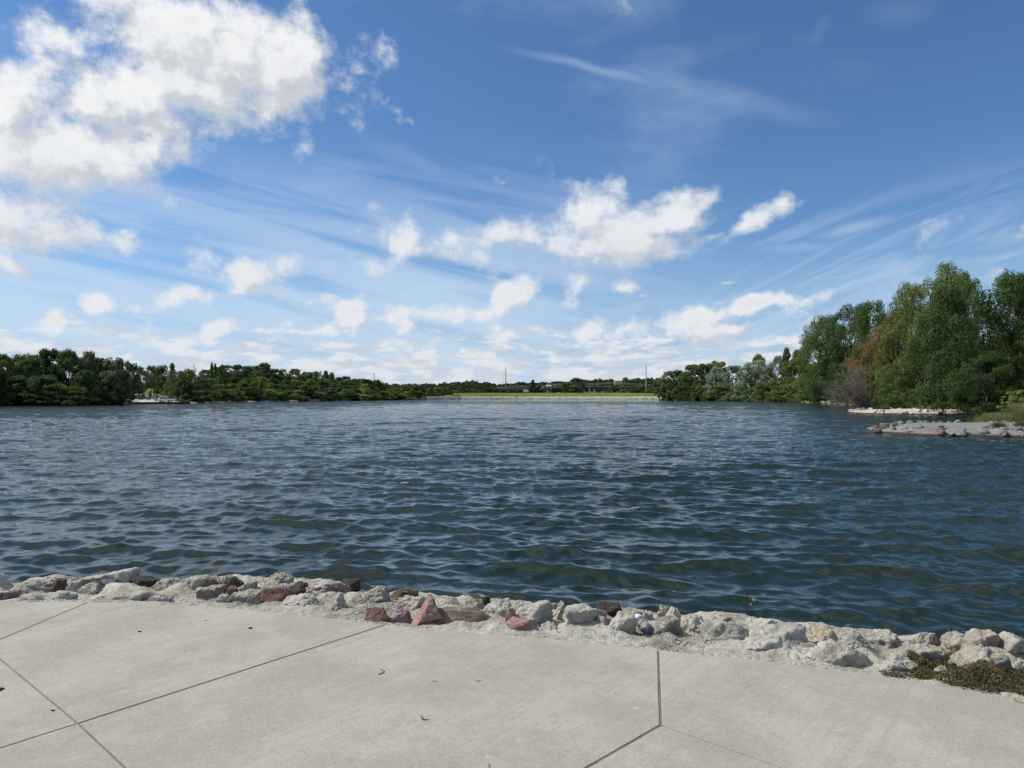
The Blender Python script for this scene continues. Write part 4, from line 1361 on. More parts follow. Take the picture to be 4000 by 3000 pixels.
# saplings on the slope
for i, (px, top, w, t, lm, kind, lab) in enumerate([(560, 1538, 17, 48, 'grey', 'round', 'brownish sapling at left on the green slope behind the car park'),
                    (586, 1528, 16, 50, 'mid', 'tall', 'tall green sapling on the slope behind the car park'),
                    (607, 1536, 19, 50, 'olive', 'round', 'round brown-green sapling on the slope left of the white car'),
                    (601, 1512, 15, 95, 'dark', 'spire', 'small dark conifer on the upper green slope')]):
    put(far_proto(kind, lm, 8), px, top, w, t, lab, 'saplings on the green slope', 'sapling', 'sapling')

# ---- wooded hillside across the lake, rows from the shore up
SKY = [(760, 1436), (800, 1440), (850, 1434), (905, 1430), (950, 1428), (1000, 1424), (1035, 1420), (1070, 1436), (1110, 1440), (1150, 1446), (1200, 1450), (1250, 1456),
       (1300, 1464), (1340, 1474), (1400, 1482), (1450, 1488), (1500, 1495), (1540, 1505), (1640, 1512)]
skx = [a for a, _ in SKY]; sky_ = [b_ for _, b_ in SKY]
rows = [('waterside row', 4, .36, 62), ('second row', 16, .52, 54), ('third row', 42, .68, 50), ('fourth row', 78, .84, 46), ('skyline row', 125, 1.0, 40)]
tones = {'dark': 'dark green', 'mid': 'mid green', 'olive': 'olive', 'yellow': 'bright yellow-green', 'grey': 'grey-green', 'feather': 'dull olive-brown'}
for ri, (rn, t, fr, step) in enumerate(rows):
    px = 770 + ri * 9; k = 0
    while px < (1560 if ri < 2 else 1540):
        k += 1
        tl = np.interp(px, skx, sky_); base = np.interp(px, [p[0] for p in SHORE], [p[1] for p in SHORE])
        top = base + (tl - base) * fr + random.uniform(-5, 5)
        r_ = random.random()
        lm = 'dark' if r_ < .42 else 'mid' if r_ < .74 else 'olive' if r_ < .86 else 'grey' if r_ < .92 else 'yellow' if ri < 4 else 'feather'
        kind = random.choice(['round', 'broad', 'tall'] if ri < 4 else ['round', 'broad'])
        w = step * random.uniform(1.25, 1.75)
        put(far_proto(kind, lm, k % 2), px, top, w, t + random.uniform(-2, 5), '%s tree, %s in the %s of the hillside, counted from the left' % (tones[lm], ordinal(k), rn),
            'trees of the wooded hillside')
        px += step * random.uniform(.75, 1.2) * (1.0 if px < 1300 else .8)
for px, top, w, t, kind, lm, lab in [
    (827, 1420, 36, 60, 'spire', 'feather', 'pale thin poplar on the left skyline with a bare tip'),
    (840, 1424, 34, 62, 'spire', 'feather', 'second pale thin poplar on the left skyline'),
    (866, 1428, 40, 70, 'open', 'grey', 'grey open tree on the skyline beside the thin poplars'),
    (1030, 1419, 60, 135, 'broad', 'dark', 'dark clump at the highest point of the hillside'),
    (1272, 1450, 36, 95, 'tall', 'grey', 'pale tall tree sticking out of the right slope of the hillside'),
    (1296, 1457, 36, 95, 'tall', 'grey', 'second pale tall tree sticking out of the right slope'),
    (1020, 1488, 44, 10, 'tall', 'yellow', 'brightest yellow-green tree in the middle of the hillside'),
    (1432, 1484, 60, 40, 'round', 'dark', 'dark round tree at the right end of the hillside'),
    (1470, 1486, 66, 50, 'broad', 'dark', 'broad dark tree on the skyline just right of the first pylon'),
    (1425, 1502, 56, 8, 'round', 'yellow', 'yellowish green tree low at the right end of the hillside'),
]:
    put(far_proto(kind, lm, 3), px, top, w, t, lab, 'trees of the wooded hillside')
# bare dead trees
def dead_tree(px, top, t, label, name='dead_tree', n=26, spread=.22, seed=1, mat=None, w=None):
    g = np.random.default_rng(seed)
    th = az_px(px); r = float(shore_r(th)) + t
    x, y = r * math.sin(th), r * math.cos(th); z = land_at(x, y) - .3
    h = at_y(px, top, y).z - z
    root = empty(name, (x, y, z))
    parts = [tube_np(crooked((0, 0, 0), (0, 0, h), 8, h * .01, g), np.linspace(.22, .05, 8), 6)]
    mesh_np('trunk', *join_np(parts), mat=mat or m_deadwood, parent=root)
    br = []
    for k in range(n):
        z0 = h * g.uniform(.35, .92); a = g.uniform(0, 6.28); L = h * spread * g.uniform(.4, 1) * (1.2 - z0 / h)
        br.append(tube_np(crooked((0, 0, z0), (L * math.cos(a), L * math.sin(a), z0 + L * g.uniform(.6, 1.6)), 4, .1, g), np.linspace(.09, .03, 4), 4))
    mesh_np('branches', *join_np(br), mat=mat or m_deadwood, parent=root)
    return tag(root, label, 'tree', 'dead trees on the left skyline')
dead_tree(758, 1422, 40, 'tallest bare dead tree on the left skyline, right of the street lamp', seed=3)
dead_tree(741, 1450, 30, 'shorter bare pale dead tree on the left skyline', seed=4)
dead_tree(788, 1440, 60, 'third bare dead tree, left of the thin poplars', seed=5)

# ---- trees on the flat between the hillside and the dam, and behind the dam
GM = 'trees between the hillside and the dam'
for i, (px, top, w, t, kind, lm, lab) in enumerate([
    (1528, 1522, 44, 10, 'round', 'mid', 'mid green tree at the foot of the hillside near the small bridge'),
    (1560, 1518, 40, 30, 'broad', 'olive', 'olive tree left of the large dark round one'),
    (1582, 1530, 36, 12, 'round', 'yellow', 'yellowish bush-like tree left of the large dark round one'),
    (1600, 1502, 60, 200, 'broad', 'mid', 'distant tree on the skyline left of the dark round one'),
    (1616, 1506, 58, 20, 'round', 'dark', 'large very dark round tree left of the small bridge'),
    (1648, 1512, 36, 26, 'round', 'dark', 'smaller very dark tree leaning on the large dark round one'),
    (1680, 1518, 40, 40, 'round', 'olive', 'pale olive tree just above the small bridge'),
    (1712, 1514, 46, 44, 'round', 'olive', 'olive rounded tree at the left end of the dam'),
    (1742, 1516, 40, 50, 'broad', 'dark', 'dark tree behind the left end of the dam'),
    (1776, 1524, 40, 70, 'round', 'grey', 'grey-green low tree behind the dam grass'),
    (1806, 1514, 46, 75, 'round', 'dark', 'dark tree above the left part of the dam grass'),
    (1836, 1518, 40, 80, 'broad', 'mid', 'mid green tree above the left part of the dam grass'),
    (1868, 1522, 40, 80, 'round', 'olive', 'olive low tree above the dam grass'),
    (1900, 1516, 44, 85, 'round', 'dark', 'dark tree above the dam grass, left of the second pylon'),
    (1935, 1514, 46, 85, 'broad', 'dark', 'very dark tree at the left foot of the second pylon'),
    (1960, 1520, 36, 85, 'round', 'dark', 'low dark tree touching the left side of the second pylon'),
    (1996, 1522, 36, 85, 'round', 'mid', 'low green tree right of the second pylon'),
    (2030, 1520, 44, 85, 'round', 'grey', 'grey-green tree left of the red brick shed'),
    (2083, 1484, 32, 85, 'spire', 'dark', 'tall dark spruce behind the dam'),
    (2070, 1508, 32, 88, 'round', 'grey', 'grey tree at the left foot of the tall spruce'),
    (2108, 1503, 26, 85, 'spire', 'dark', 'shorter dark conifer right of the tall spruce'),
    (2130, 1514, 28, 86, 'round', 'mid', 'rounded green tree left of the dark one near the graves'),
    (2145, 1513, 26, 84, 'round', 'dark', 'round dark tree left of the cemetery'),
    (2205, 1497, 26, 84, 'open', 'dark', 'dark tree with a bare trunk left of the cemetery'),
    (2224, 1498, 30, 90, 'round', 'dark', 'dark leaning tree between the bare-trunked one and the wide crown'),
    (2252, 1478, 44, 95, 'open', 'grey', 'tall wide grey-green crown rising over the skyline mid-dam'),
    (2240, 1508, 50, 84, 'round', 'mid', 'green tree below the tall wide grey-green crown'),
    (2262, 1514, 40, 82, 'round', 'dark', 'dark tree at the left side of the cemetery'),
    (2310, 1498, 22, 100, 'round', 'dark', 'left of the three dark trees among the graves'),
    (2345, 1502, 20, 98, 'round', 'dark', 'middle of the three dark trees among the graves'),
    (2396, 1506, 22, 96, 'round', 'dark', 'right of the three dark trees among the graves'),
    (2344, 1480, 24, 130, 'round', 'mid', 'green crown on the skyline above the cemetery'),
    (2380, 1482, 40, 140, 'broad', 'dark', 'broad dark crown on the skyline above the right of the cemetery'),
    (2450, 1476, 46, 140, 'broad', 'dark', 'dark crown on the skyline left of the tallest pylon'),
    (2490, 1477, 46, 140, 'broad', 'mid', 'green crown on the skyline touching the tallest pylon'),
    (2535, 1478, 40, 140, 'broad', 'mid', 'green crown on the skyline right of the tallest pylon'),
    (2570, 1478, 44, 130, 'broad', 'olive', 'olive crown on the skyline next to the right bank tip'),
    (2440, 1520, 40, 90, 'bush', 'olive', 'pale olive shrub behind the right part of the dam'),
    (2475, 1516, 40, 95, 'round', 'mid', 'green shrub-like tree left of the tallest pylon foot'),
    (2508, 1514, 34, 95, 'round', 'dark', 'dark low tree at the foot of the tallest pylon'),
    (2540, 1518, 40, 80, 'round', 'mid', 'green low tree right of the tallest pylon foot'),
    (2572, 1512, 40, 60, 'round', 'grey', 'grey-green tree at the right end of the dam'),
]):
    pr = far_proto(kind, lm, 4 + i % 2)
    put(pr, px, top, w * 1.15, t, lab, GM)
# the wooded ridge beyond: one mass
def wood_mass(name, specs, mat, label, seed, leaf=.55):
    g = np.random.default_rng(seed)
    VV = []
    for (x, y, z, h, w) in specs:
        n = int(520 * max(.6, (w * h) / 120))
        d = g.normal(0, 1, (n, 3)); d /= np.linalg.norm(d, axis=1)[:, None]
        lob = 1 + .25 * np.sin(d[:, 0] * 5 + x) * np.cos(d[:, 2] * 4 + y)
        c = np.array([x, y, z + h * .5]) + d * np.array([w * .5, w * .5, h * .52]) * (g.uniform(.55, 1, n) ** .5 * lob)[:, None]
        s = leaf * g.uniform(.7, 1.8, n)[:, None]
        u = g.normal(0, 1, (n, 3)); u /= np.linalg.norm(u, axis=1)[:, None]
        w_ = np.cross(u, d + g.normal(0, .4, (n, 3))); w_ /= np.linalg.norm(w_, axis=1)[:, None]
        VV.append(np.stack([c - u * s, c - w_ * s * .7, c + u * s, c + w_ * s * .7], 1).reshape(-1, 3))
    V = np.concatenate(VV)
    o = mesh_np(name, V, np.arange(len(V)).reshape(-1, 4), mat=mat)
    return tag(o, label, 'woodland', kind='stuff')
specs = []
RIDGE = [(1480, 1502), (1560, 1500), (1620, 1499), (1680, 1501), (1740, 1497), (1800, 1492), (1850, 1488), (1900, 1494), (1950, 1502), (2000, 1498), (2060, 1494), (2120, 1494),
         (2170, 1492), (2220, 1488), (2280, 1484), (2340, 1484), (2420, 1486), (2500, 1480), (2600, 1480), (2700, 1490)]
g = np.random.default_rng(8)
for row_, (dd, drop) in enumerate(((260, 16), (380, 8), (520, 0))):
    px = 1420.0
    while px < 2720:
        top = np.interp(px, [a for a, _ in RIDGE], [b_ for _, b_ in RIDGE]) + drop + g.uniform(-3, 4)
        th = az_px(px); r = float(shore_r(min(th, az_px(2550)))) + dd
        x, y = r * math.sin(th), r * math.cos(th)
        zt = at_y(px, top, y).z
        z = land_at(x, y) if th < az_px(2560) else 4.0
        h = g.uniform(9, 13)
        specs.append((x, y, zt - h, h, g.uniform(12, 20)))
        if zt - h > z + 3: specs.append((x, y, zt - h * 1.7, h, 20))
        px += g.uniform(13, 24)
wood_mass('distant_woods', specs, leaf_mat('distant_leaves', (.030, .050, .018), (.070, .090, .035), clump=.05), 'wooded ridge along the horizon behind the dam', 9, leaf=.8)

# ---- right bank
GR = 'trees of the right bank'
RIGHT = [
 # px, top, width, behind shore, kind, leaf, wind, label
 (2608, 1452, 70, 6, 'open', 'grey', .3, 'ragged grey-green tree at the tip of the right bank'),
 (2600, 1520, 50, 3, 'bush', 'dark', 0, 'dark bush at the waterline on the tip of the right bank'),
 (2660, 1448, 100, 12, 'round', 'dark', 0, 'dark round tree second from the tip of the right bank'),
 (2700, 1426, 110, 16, 'round', 'mid', .3, 'dark green tree with a stepped top near the tip of the right bank'),
 (2745, 1424, 100, 16, 'round', 'dark', .3, 'dark tree left of the domed olive-topped crown on the right bank'),
 (2800, 1414, 120, 40, 'round', 'olive', 0, 'domed olive-topped crown behind the first silvery tree'),
 (2790, 1436, 90, 10, 'round', 'silver', .5, 'smaller silvery tree with dark shade below on the right bank'),
 (2735, 1486, 70, 6, 'tall', 'mid', 0, 'narrow green tree reaching the water before the dark round trees'),
 (2860, 1430, 110, 12, 'round', 'silver', .5, 'pale silver-green tree, left neighbour of the brightest one'),
 (2935, 1410, 130, 10, 'round', 'silver', .6, 'brightest silver-leaved tree of the right bank'),
 (2960, 1388, 110, 30, 'round', 'mid', 0, 'green crown peeping over the brightest silver tree'),
 (3020, 1394, 110, 18, 'round', 'silver', .6, 'silver-green tree right of the brightest one'),
 (3062, 1362, 70, 24, 'spire', 'mid', .6, 'windswept spiky green tree above the silver ones'),
 (3105, 1372, 90, 22, 'tall', 'olive', .5, 'olive tree with jagged top left of the feathery ones'),
 (2950, 1520, 60, 3, 'bush', 'silver', .4, 'low silvery bush at the water below the brightest silver tree'),
 (2690, 1545, 60, 2, 'bush', 'mid', 0, 'green bush at the water near the tip of the right bank'),
 (2790, 1528, 90, 3, 'bush', 'olive', 0, 'green and yellow bush at the water below the small silvery tree'),
 (2850, 1540, 70, 2, 'bush', 'silver', .3, 'pale bush at the water below the pale silver-green tree'),
 (3090, 1404, 150, 7, 'round', 'feather', .7, 'feathery olive-brown tree hanging over the water'),
 (3190, 1400, 170, 9, 'round', 'feather', .7, 'feathery green willow-like tree right of the olive-brown one'),
 (3205, 1490, 130, 4, 'bush', 'mid', .4, 'bright green drooping bush touching the water left of the bare shrub'),
 (3060, 1500, 90, 3, 'bush', 'feather', .5, 'brownish feathery bush low on the water edge'),
 (3215, 1240, 190, 16, 'open', 'mid', .25, 'dark airy tree left of the tall yellow-green one'),
 (3300, 1200, 200, 18, 'open', 'dark', .25, 'tall dark airy tree with see-through top'),
 (3390, 1180, 150, 17, 'open', 'mid', .5, 'airy tree with dark green crown beside the rusty one'),
 (3280, 1370, 220, 10, 'round', 'mid', .3, 'dense green tree behind the bare brown shrub'),
 (3395, 1340, 180, 9, 'round', 'mid', 0, 'green filler tree behind the rusty tree foot'),
 (3445, 1275, 230, 2, 'round', 'rust', .3, 'rusty brown tree beside the bare shrub'),
 (3500, 1210, 190, 5, 'tall', 'rust', .3, 'taller rusty tree between the rusty brown one and the yellow-green giant'),
 (3560, 1110, 220, 14, 'tall', 'yellow', .2, 'left crown of the yellow-green giant'),
 (3668, 1030, 230, 15, 'tall', 'yellow', .2, 'tallest yellow-green cottonwood, highest point of the trees'),
 (3765, 1075, 170, 19, 'round', 'olive', .4, 'small yellowish crown showing right of the tallest cottonwood'),
 (3700, 1160, 240, 7, 'round', 'dark', 0, 'dark green crown leaning left under the tallest cottonwood'),
 (3860, 1088, 370, 9, 'broad', 'dark', 0, 'huge dark green broad tree on the right'),
 (3980, 1075, 260, 16, 'broad', 'dark', 0, 'dark tree top behind the huge broad one at the right edge'),
 (3620, 1340, 250, 3, 'round', 'mid', 0, 'mid green lower tree below the huge broad one, left side'),
 (3760, 1320, 240, 3, 'round', 'dark', 0, 'dark lower tree below the huge broad one'),
 (3480, 1400, 170, 2, 'round', 'mid', 0, 'green tree right of the bare shrub, below the rusty one'),
 (3500, 1500, 130, 1, 'bush', 'mid', 0, 'leafy green bush at the water right of the bare shrub'),
 (3860, 1380, 230, 4, 'round', 'dark', 0, 'dark lower tree behind the bright bushes on the right'),
 (3330, 1420, 160, 6, 'round', 'dark', 0, 'dark round tree just behind the bare shrub'),
 (3560, 1480, 180, 2, 'bush', 'mid', 0, 'green undergrowth tree at the foot of the rusty tree'),
 (3680, 1480, 170, 1, 'bush', 'mid', 0, 'green undergrowth bush behind the pale gravel spit'),
]
for i, (px, top, w, t, kind, lm, wd_, lab) in enumerate(RIGHT):
    big = px > 3180
    pr = near_proto(kind, lm, 10 + i, leaves=38000 if big and w > 180 else 20000 if big else 9000, clumps=96 if big else 76,
                    leaf=(.0088 if w > 180 else .0118) if big else .021, wind=wd_)
    put(pr, px, top, w * 1.12, t, lab, GR, name='shrub' if kind == 'bush' else 'tree', cat='shrub' if kind == 'bush' else 'tree', rz=0.0 if wd_ else None)
k = 0
px = 2596
while px < 3560:
    k += 1
    base = np.interp(px, [p[0] for p in SHORE], [p[1] for p in SHORE])
    hh = np.interp(px, [2596, 2900, 3200, 3560], [42, 52, 95, 125]) * random.uniform(.7, 1.25)
    lm = random.choice(['dark', 'mid', 'mid', 'olive', 'feather'] if px < 3000 else ['mid', 'dark', 'feather', 'mid'])
    if not 3225 < px < 3425:
        put(near_proto('bush', lm, 90 + k % 2, leaves=6500, clumps=60, leaf=.026), px, base - hh, hh * random.uniform(1.3, 1.9), random.uniform(.4, 1.6),
            '%s waterside shrub of the right bank, %s from its tip' % (tones[lm], ordinal(k)), 'waterside shrubs of the right bank', 'shrub', 'shrub', base_sink=.5)
    px += hh * random.uniform(.75, 1.05)
# nearer bank at the right edge
for i, (px, top, w, base, Yd, kind, lm, lab) in enumerate([
    (4050, 1130, 330, 1600, 92, 'broad', 'olive', 'olive-green tree cut by the right edge of the photo'),
    (4010, 1290, 200, 1610, 86, 'round', 'mid', 'lower green tree at the right edge'),
    (3960, 1420, 150, 1600, 90, 'round', 'mid', 'green tree behind the leafy bushes at the right edge'),
    (3815, 1518, 95, 1588, 96, 'bush', 'yellow', 'bright green rounded bush behind the gravel spit, left of two'),
    (3892, 1515, 100, 1592, 94, 'bush', 'yellow', 'bright green rounded bush behind the gravel spit, right of two'),
    (3985, 1525, 110, 1625, 76, 'bush', 'yellow', 'tall light green leafy bush at the right edge'),
]):
    x = (px - 2000) / F * Yd; z = .8
    zt = at_y(px, top, Yd).z
    pr = near_proto(kind, lm, 60 + i, leaves=20000 if w > 150 else 9000, clumps=130 if w > 150 else 70, leaf=.012 if w > 150 else .022)
    used[id(pr)] = 1
    pr.name = 'shrub' if kind == 'bush' else 'tree'
    pr.location = (x, Yd, z); pr.scale = (w / F * Yd, w / F * Yd, zt - z)
    tag(pr, lab, 'shrub' if kind == 'bush' else 'tree', 'trees and bushes at the right edge')

# bare brown shrub leaning over the water
def bare_shrub():
    g = np.random.default_rng(77)
    Y0 = 148.0
    base = at_y(3404, 1588, Y0); top_l = at_y(3240, 1440, Y0)
    root = empty('bare_shrub', (base.x, base.y, -.05))
    W_ = (3400 - 3225) / F * Y0; H_ = (1590 - 1432) / F * Y0
    limbs, twigs = [], []
    for k in range(34):
        a = g.uniform(.10, 1.45) if k else .8
        L = (W_ * math.cos(a) ** 2 + H_ * math.sin(a) ** 2) * g.uniform(.8, 1.05)
        e = np.array([-L * math.cos(a), g.normal(0, 1.2), max(L * math.sin(a), .1)])
        p = crooked((g.normal(0, .25), g.normal(0, .25), 0), e, 7, .10, g)
        limbs.append(tube_np(p, np.linspace(.075, .02, 7), 5))
        for q in range(26):
            i = g.integers(1, 6); s = p[i] + (p[i + 1] - p[i]) * g.random()
            d = (p[i + 1] - p[i]); d = d / np.linalg.norm(d) + g.normal(0, .38, 3)
            LL = g.uniform(.8, 2.0)
            e2 = s + d * LL; e2[2] = max(e2[2], .05)
            pp = crooked(s, e2, 4, .05, g)
            twigs.append(tube_np(pp, [.020, .016, .012, .008], 3))
            for w in range(2):
                e3 = pp[2] + (d + g.normal(0, .5, 3)) * LL * .45; e3[2] = max(e3[2], .05)
                twigs.append(tube_np(np.array([pp[2], (pp[2] + e3) / 2, e3]), [.012, .010, .007], 3))
    m = plain('bare_twigs', (.34, .27, .22), .9, var=.3, scale=2)
    mesh_np('limbs', *join_np(limbs), mat=m, parent=root)
    mesh_np('twigs', *join_np(twigs), mat=m, parent=root)
    tag(root, 'bare brown shrub of fine twigs leaning over the water beside the rusty tree', 'shrub')
bare_shrub()
# ------------------------------------------------------------------ stone spits on the right
def spit(name, front, back, ztop, skirt, mat, top_mat):
    """a low bank with a flat top: front and back edges of the top in photo pixels"""
    F_ = [at_z(x, y, ztop) for x, y in front]; B_ = [at_z(x, y, ztop) for x, y in back]
    loop = F_ + B_[::-1]
    n = len(loop); cx = sum((p for p in loop), Vector()) / n
    V = []; Q = []
    rings = [(0, ztop), (.25, ztop - .05), (skirt * .5, ztop * .55), (skirt, 0.02), (skirt * 1.5, -.5)]
    pts = []
    for i in range(n):
        a = loop[i]; b_ = loop[(i + 1) % n]
        m = max(1, int((b_ - a).length / .5))
        for k in range(m): pts.append(a + (b_ - a) * k / m)
    n = len(pts)
    P = np.array([p[:2] for p in pts])
    d = np.roll(P, -1, 0) - np.roll(P, 1, 0); nr = np.stack([d[:, 1], -d[:, 0]], 1); nr /= np.linalg.norm(nr, axis=1)[:, None]
    for (o_, z) in rings:
        Pr = P + nr * o_
        nz = fbm(np.concatenate([Pr, np.full((n, 1), z)], 1), 1.3, 3, 3) * (.12 if 0 < o_ else 0)
        V.append(np.concatenate([Pr + nr * nz[:, None], (z + nz * .6)[:, None] if o_ > 0 else np.full((n, 1), z)], 1))
    V = np.concatenate(V)
    for r in range(len(rings) - 1):
        for i in range(n):
            j = (i + 1) % n
            Q.append((r * n + i, r * n + j, (r + 1) * n + j, (r + 1) * n + i))
    o = mesh_np(name, V, np.array(Q)[:, ::-1], mat=mat, smooth=False)
    bm = bmesh.new(); f = bm.faces.new([bm.verts.new((p.x, p.y, ztop + .004)) for p in pts]); f.normal_update()
    if f.normal.z < 0: f.normal_flip()
    bmesh.ops.triangulate(bm, faces=[f])
    t = from_bm(name + '_top', bm, top_mat); tag(t, kind='structure')
    tag(o, kind='structure')
    return P, nr
def simple_grout(name, c1, c2, wetz=.22):
    m, N, b = new_mat(name); P = N.geo()
    col = N.mix(N.ramp(N.noise(P, .9, 5, .65), .35, .65), c1, c2)
    col = N.mix(N.math('MULTIPLY', N.ramp(N.noise(P, 5, 4, .65), .45, .7), .5), col, tuple(c * .6 for c in c1))
    z = N.sep(P)[2]
    f = N.ramp(N.math('SUBTRACT', z, N.math('MULTIPLY', N.noise(P, 1.2, 4, .6), .25)), wetz - .08, wetz - .18)
    col = N.mix(f, col, (.030, .023, .017))
    N.put(b.inputs['Base Color'], col); b.inputs['Roughness'].default_value = .9
    N.link(N.bump(N.noise(P, 3, 5, .65), .9, .15), b.inputs['Normal'])
    return m
m_gspit = simple_grout('grey_grout', (.19, .18, .155), (.29, .275, .24), .15)
m_gtop = plain('grey_slab', (.215, .203, .180), .9, var=.12, scale=.8)  # grey concrete, albedo also darkened in place of the cloud shade on the jetty
m_cspit = simple_grout('cream_grout', (.40, .345, .25), (.56, .50, .385), .16)
m_ctop = plain('cream_gravel', (.52, .465, .36), .9, var=.18, scale=1.2)
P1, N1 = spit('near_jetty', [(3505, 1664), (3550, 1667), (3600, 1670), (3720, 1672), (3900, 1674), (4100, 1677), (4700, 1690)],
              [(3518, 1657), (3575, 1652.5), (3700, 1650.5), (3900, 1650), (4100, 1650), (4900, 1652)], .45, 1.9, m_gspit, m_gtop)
P2, N2 = spit('far_jetty', [(3352, 1603), (3400, 1605), (3500, 1606.5), (3600, 1607), (3700, 1608), (3850, 1609), (3990, 1612)],
              [(3362, 1600.5), (3420, 1598.5), (3500, 1597), (3600, 1596.5), (3700, 1596), (3850, 1595), (3990, 1594)], .40, 1.6, m_cspit, m_ctop)
def rock_kit(mats, seed, n=8, sub=3):
    kit = []
    for i in range(n):
        V, T = rock_shape(seed + i, (1, .8, .62), sub=sub, nplanes=8, rough=.10)
        me = mesh_np('boulder', V, None, T, mats[i % len(mats)], smooth=False)
        kit.append(me)
    return kit
def simple_stone(name, c):
    return simple_grout(name, c, tuple(min(1, x * 1.35) for x in c), .12)
kit1 = rock_kit([simple_stone('grey_stone', (.17, .166, .155)), simple_stone('grey_stone_pale', (.24, .235, .22)), simple_stone('grey_stone_mid', (.20, .196, .182)), simple_stone('mauve_stone', (.15, .11, .11))], 700)
kit2 = rock_kit([simple_stone('cream_stone', (.52, .47, .37)), simple_stone('white_stone', (.62, .58, .49)), simple_stone('pinkish_stone', (.42, .30, .25))], 720)
used_kit = set()
def strew(kit, P, NR, z0, skirt, count, smin, smax, keep, label, group, seed, front=True):
    g = np.random.default_rng(seed); c = 0; tries = 0
    while c < count and tries < 8000:
        tries += 1
        i = g.integers(len(P)); o_ = g.uniform(.0, skirt * .98)
        x, y = P[i] + NR[i] * o_ + g.normal(0, .2, 2)
        if not keep(x, y): continue
        if c == 0 and P[i][1] < 0: continue
        z = z0 * (1 - max(0, o_) / skirt)
        s = g.uniform(smin, smax)
        pr = kit[g.integers(len(kit))]
        if pr.name not in used_kit:
            used_kit.add(pr.name); o = pr
        else:
            o = pr.copy(); C.objects.link(o); used_kit.add(o.name)
        o.location = (x, y, z + s * .13); o.scale = (s, s * g.uniform(.7, 1.1), s * g.uniform(.7, 1.1)); o.rotation_euler = (0, 0, g.uniform(0, 6.28))
        tag(o, label, 'rock', group); c += 1
inview = lambda x, y: y > 5 and -.02 + x / y * F < 2080
strew(kit1, P1, N1, .42, 1.9, 118, .28, .70, inview, 'grey grout-caked rock in the rubble edge of the nearer jetty', 'rocks edging the nearer jetty', 3)
strew(kit2, P2, N2, .38, 1.6, 95, .4, 1.0, inview, 'cream stone in the rubble edge of the farther pale spit', 'stones edging the farther pale spit', 4)
def relabel(group, pattern):
    L = [o for o in C.objects if o.get('group') == group]
    L.sort(key=lambda o: o.location.x / o.location.y)
    for i, o in enumerate(L): o['label'] = pattern % ordinal(i + 1)
relabel('rocks edging the nearer jetty', '%s from the left of the grey rocks edging the nearer jetty')
relabel('stones edging the farther pale spit', '%s from the left of the cream stones edging the farther pale spit')
for o in kit1 + kit2:
    if 'label' not in o: bpy.data.objects.remove(o)

# ------------------------------------------------------------------ grasses and reeds
def blades(name, n, h, spread, mat, seed, lean=0.0, width=.02, droop=.35):
    g = np.random.default_rng(seed)
    base = g.normal(0, spread * .45, (n, 2)); L = h * g.uniform(.55, 1.05, n)
    a = g.uniform(0, 6.28, n); out = g.uniform(.08, droop, n) * L
    dx = np.cos(a) * out + lean * L; dy = np.sin(a) * out
    V = []; Q = []
    wd = width * g.uniform(.6, 1.4, n); px_ = -np.sin(a + .6) * wd; py_ = np.cos(a + .6) * wd
    for f, ww in ((0, 1), (.5, .8), (1.0, .15)):
        cx = base[:, 0] + dx * f ** 1.7; cy = base[:, 1] + dy * f ** 1.7; cz = L * (f - .12 * f * f)
        V.append(np.stack([cx - px_ * ww, cy - py_ * ww, cz], 1)); V.append(np.stack([cx + px_ * ww, cy + py_ * ww, cz], 1))
    V = np.stack(V, 1).reshape(-1, 3); i = np.arange(n) * 6
    Q = np.concatenate([np.stack([i, i + 1, i + 3, i + 2], 1), np.stack([i + 2, i + 3, i + 5, i + 4], 1)])
    return V, Q
m_reed = leaf_mat('reed_blades', (.085, .115, .030), (.17, .20, .06), (.24, .19, .09), .25, clump=1.2)
m_drygrass = leaf_mat('dry_grass', (.15, .14, .06), (.25, .22, .11), (.26, .17, .09), .3, clump=1.2)
m_greenweed = leaf_mat('green_weed', (.045, .075, .022), (.11, .14, .045), clump=1.5)
def grass(px, base, top, Yd, wpx, mat, label, seed, n=1400, lean=.0, cat='grass', name='grass_clump', z=None):
    x = (px - 2000) / F * Yd
    zb = at_y(px, base, Yd).z if z is None else z
    h = (base - top) / F * Yd * 1.12
    V, Q = blades(name, n, h, wpx / F * Yd, mat, seed, lean=lean, width=max(.006, .35 * Yd / F))
    o = mesh_np(name, V, Q, mat=mat); o.location = (x, Yd, zb)
    return tag(o, label, cat, 'grass clumps on the right shore')
grass(3655, 1598, 1570, 118, 60, m_drygrass, 'olive grass clump behind the pale spit, left of three', 1, lean=.2)
grass(3712, 1597, 1561, 119, 60, m_drygrass, 'taller yellow-green grass clump behind the pale spit, middle of three', 2, lean=.2)
grass(3765, 1596, 1566, 117, 50, m_reed, 'grass clump behind the pale spit, right of three', 3, lean=.2)
grass(3458, 1600, 1584, 113, 18, m_greenweed, 'small weed on the left part of the pale spit', 4, n=700)
grass(3365, 1602, 1594, 111, 22, m_drygrass, 'tiny dry weed near the tip of the pale spit', 5, n=400)
grass(3865, 1650, 1598, 62, 48, m_reed, 'tall leaning reed clump behind the nearer jetty, left of the reeds', 6, n=2600, lean=.25, z=-.05)
grass(3915, 1650, 1602, 61, 46, m_drygrass, 'brownish reed clump in the middle of the reeds behind the jetty', 7, n=2400, lean=.3, z=.0)
grass(3962, 1648, 1580, 62, 42, m_reed, 'bright green reed clump rising highest behind the jetty', 8, n=2600, lean=.1, z=.05)
grass(4010, 1648, 1572, 60, 50, m_reed, 'reed clump at the right edge of the photo', 9, n=2600, lean=.1, z=.1)
grass(3985, 1612, 1560, 74, 40, m_drygrass, 'dry orange-tinged grass clump at the right edge behind the reeds', 19, n=1500, lean=.1, z=.5)
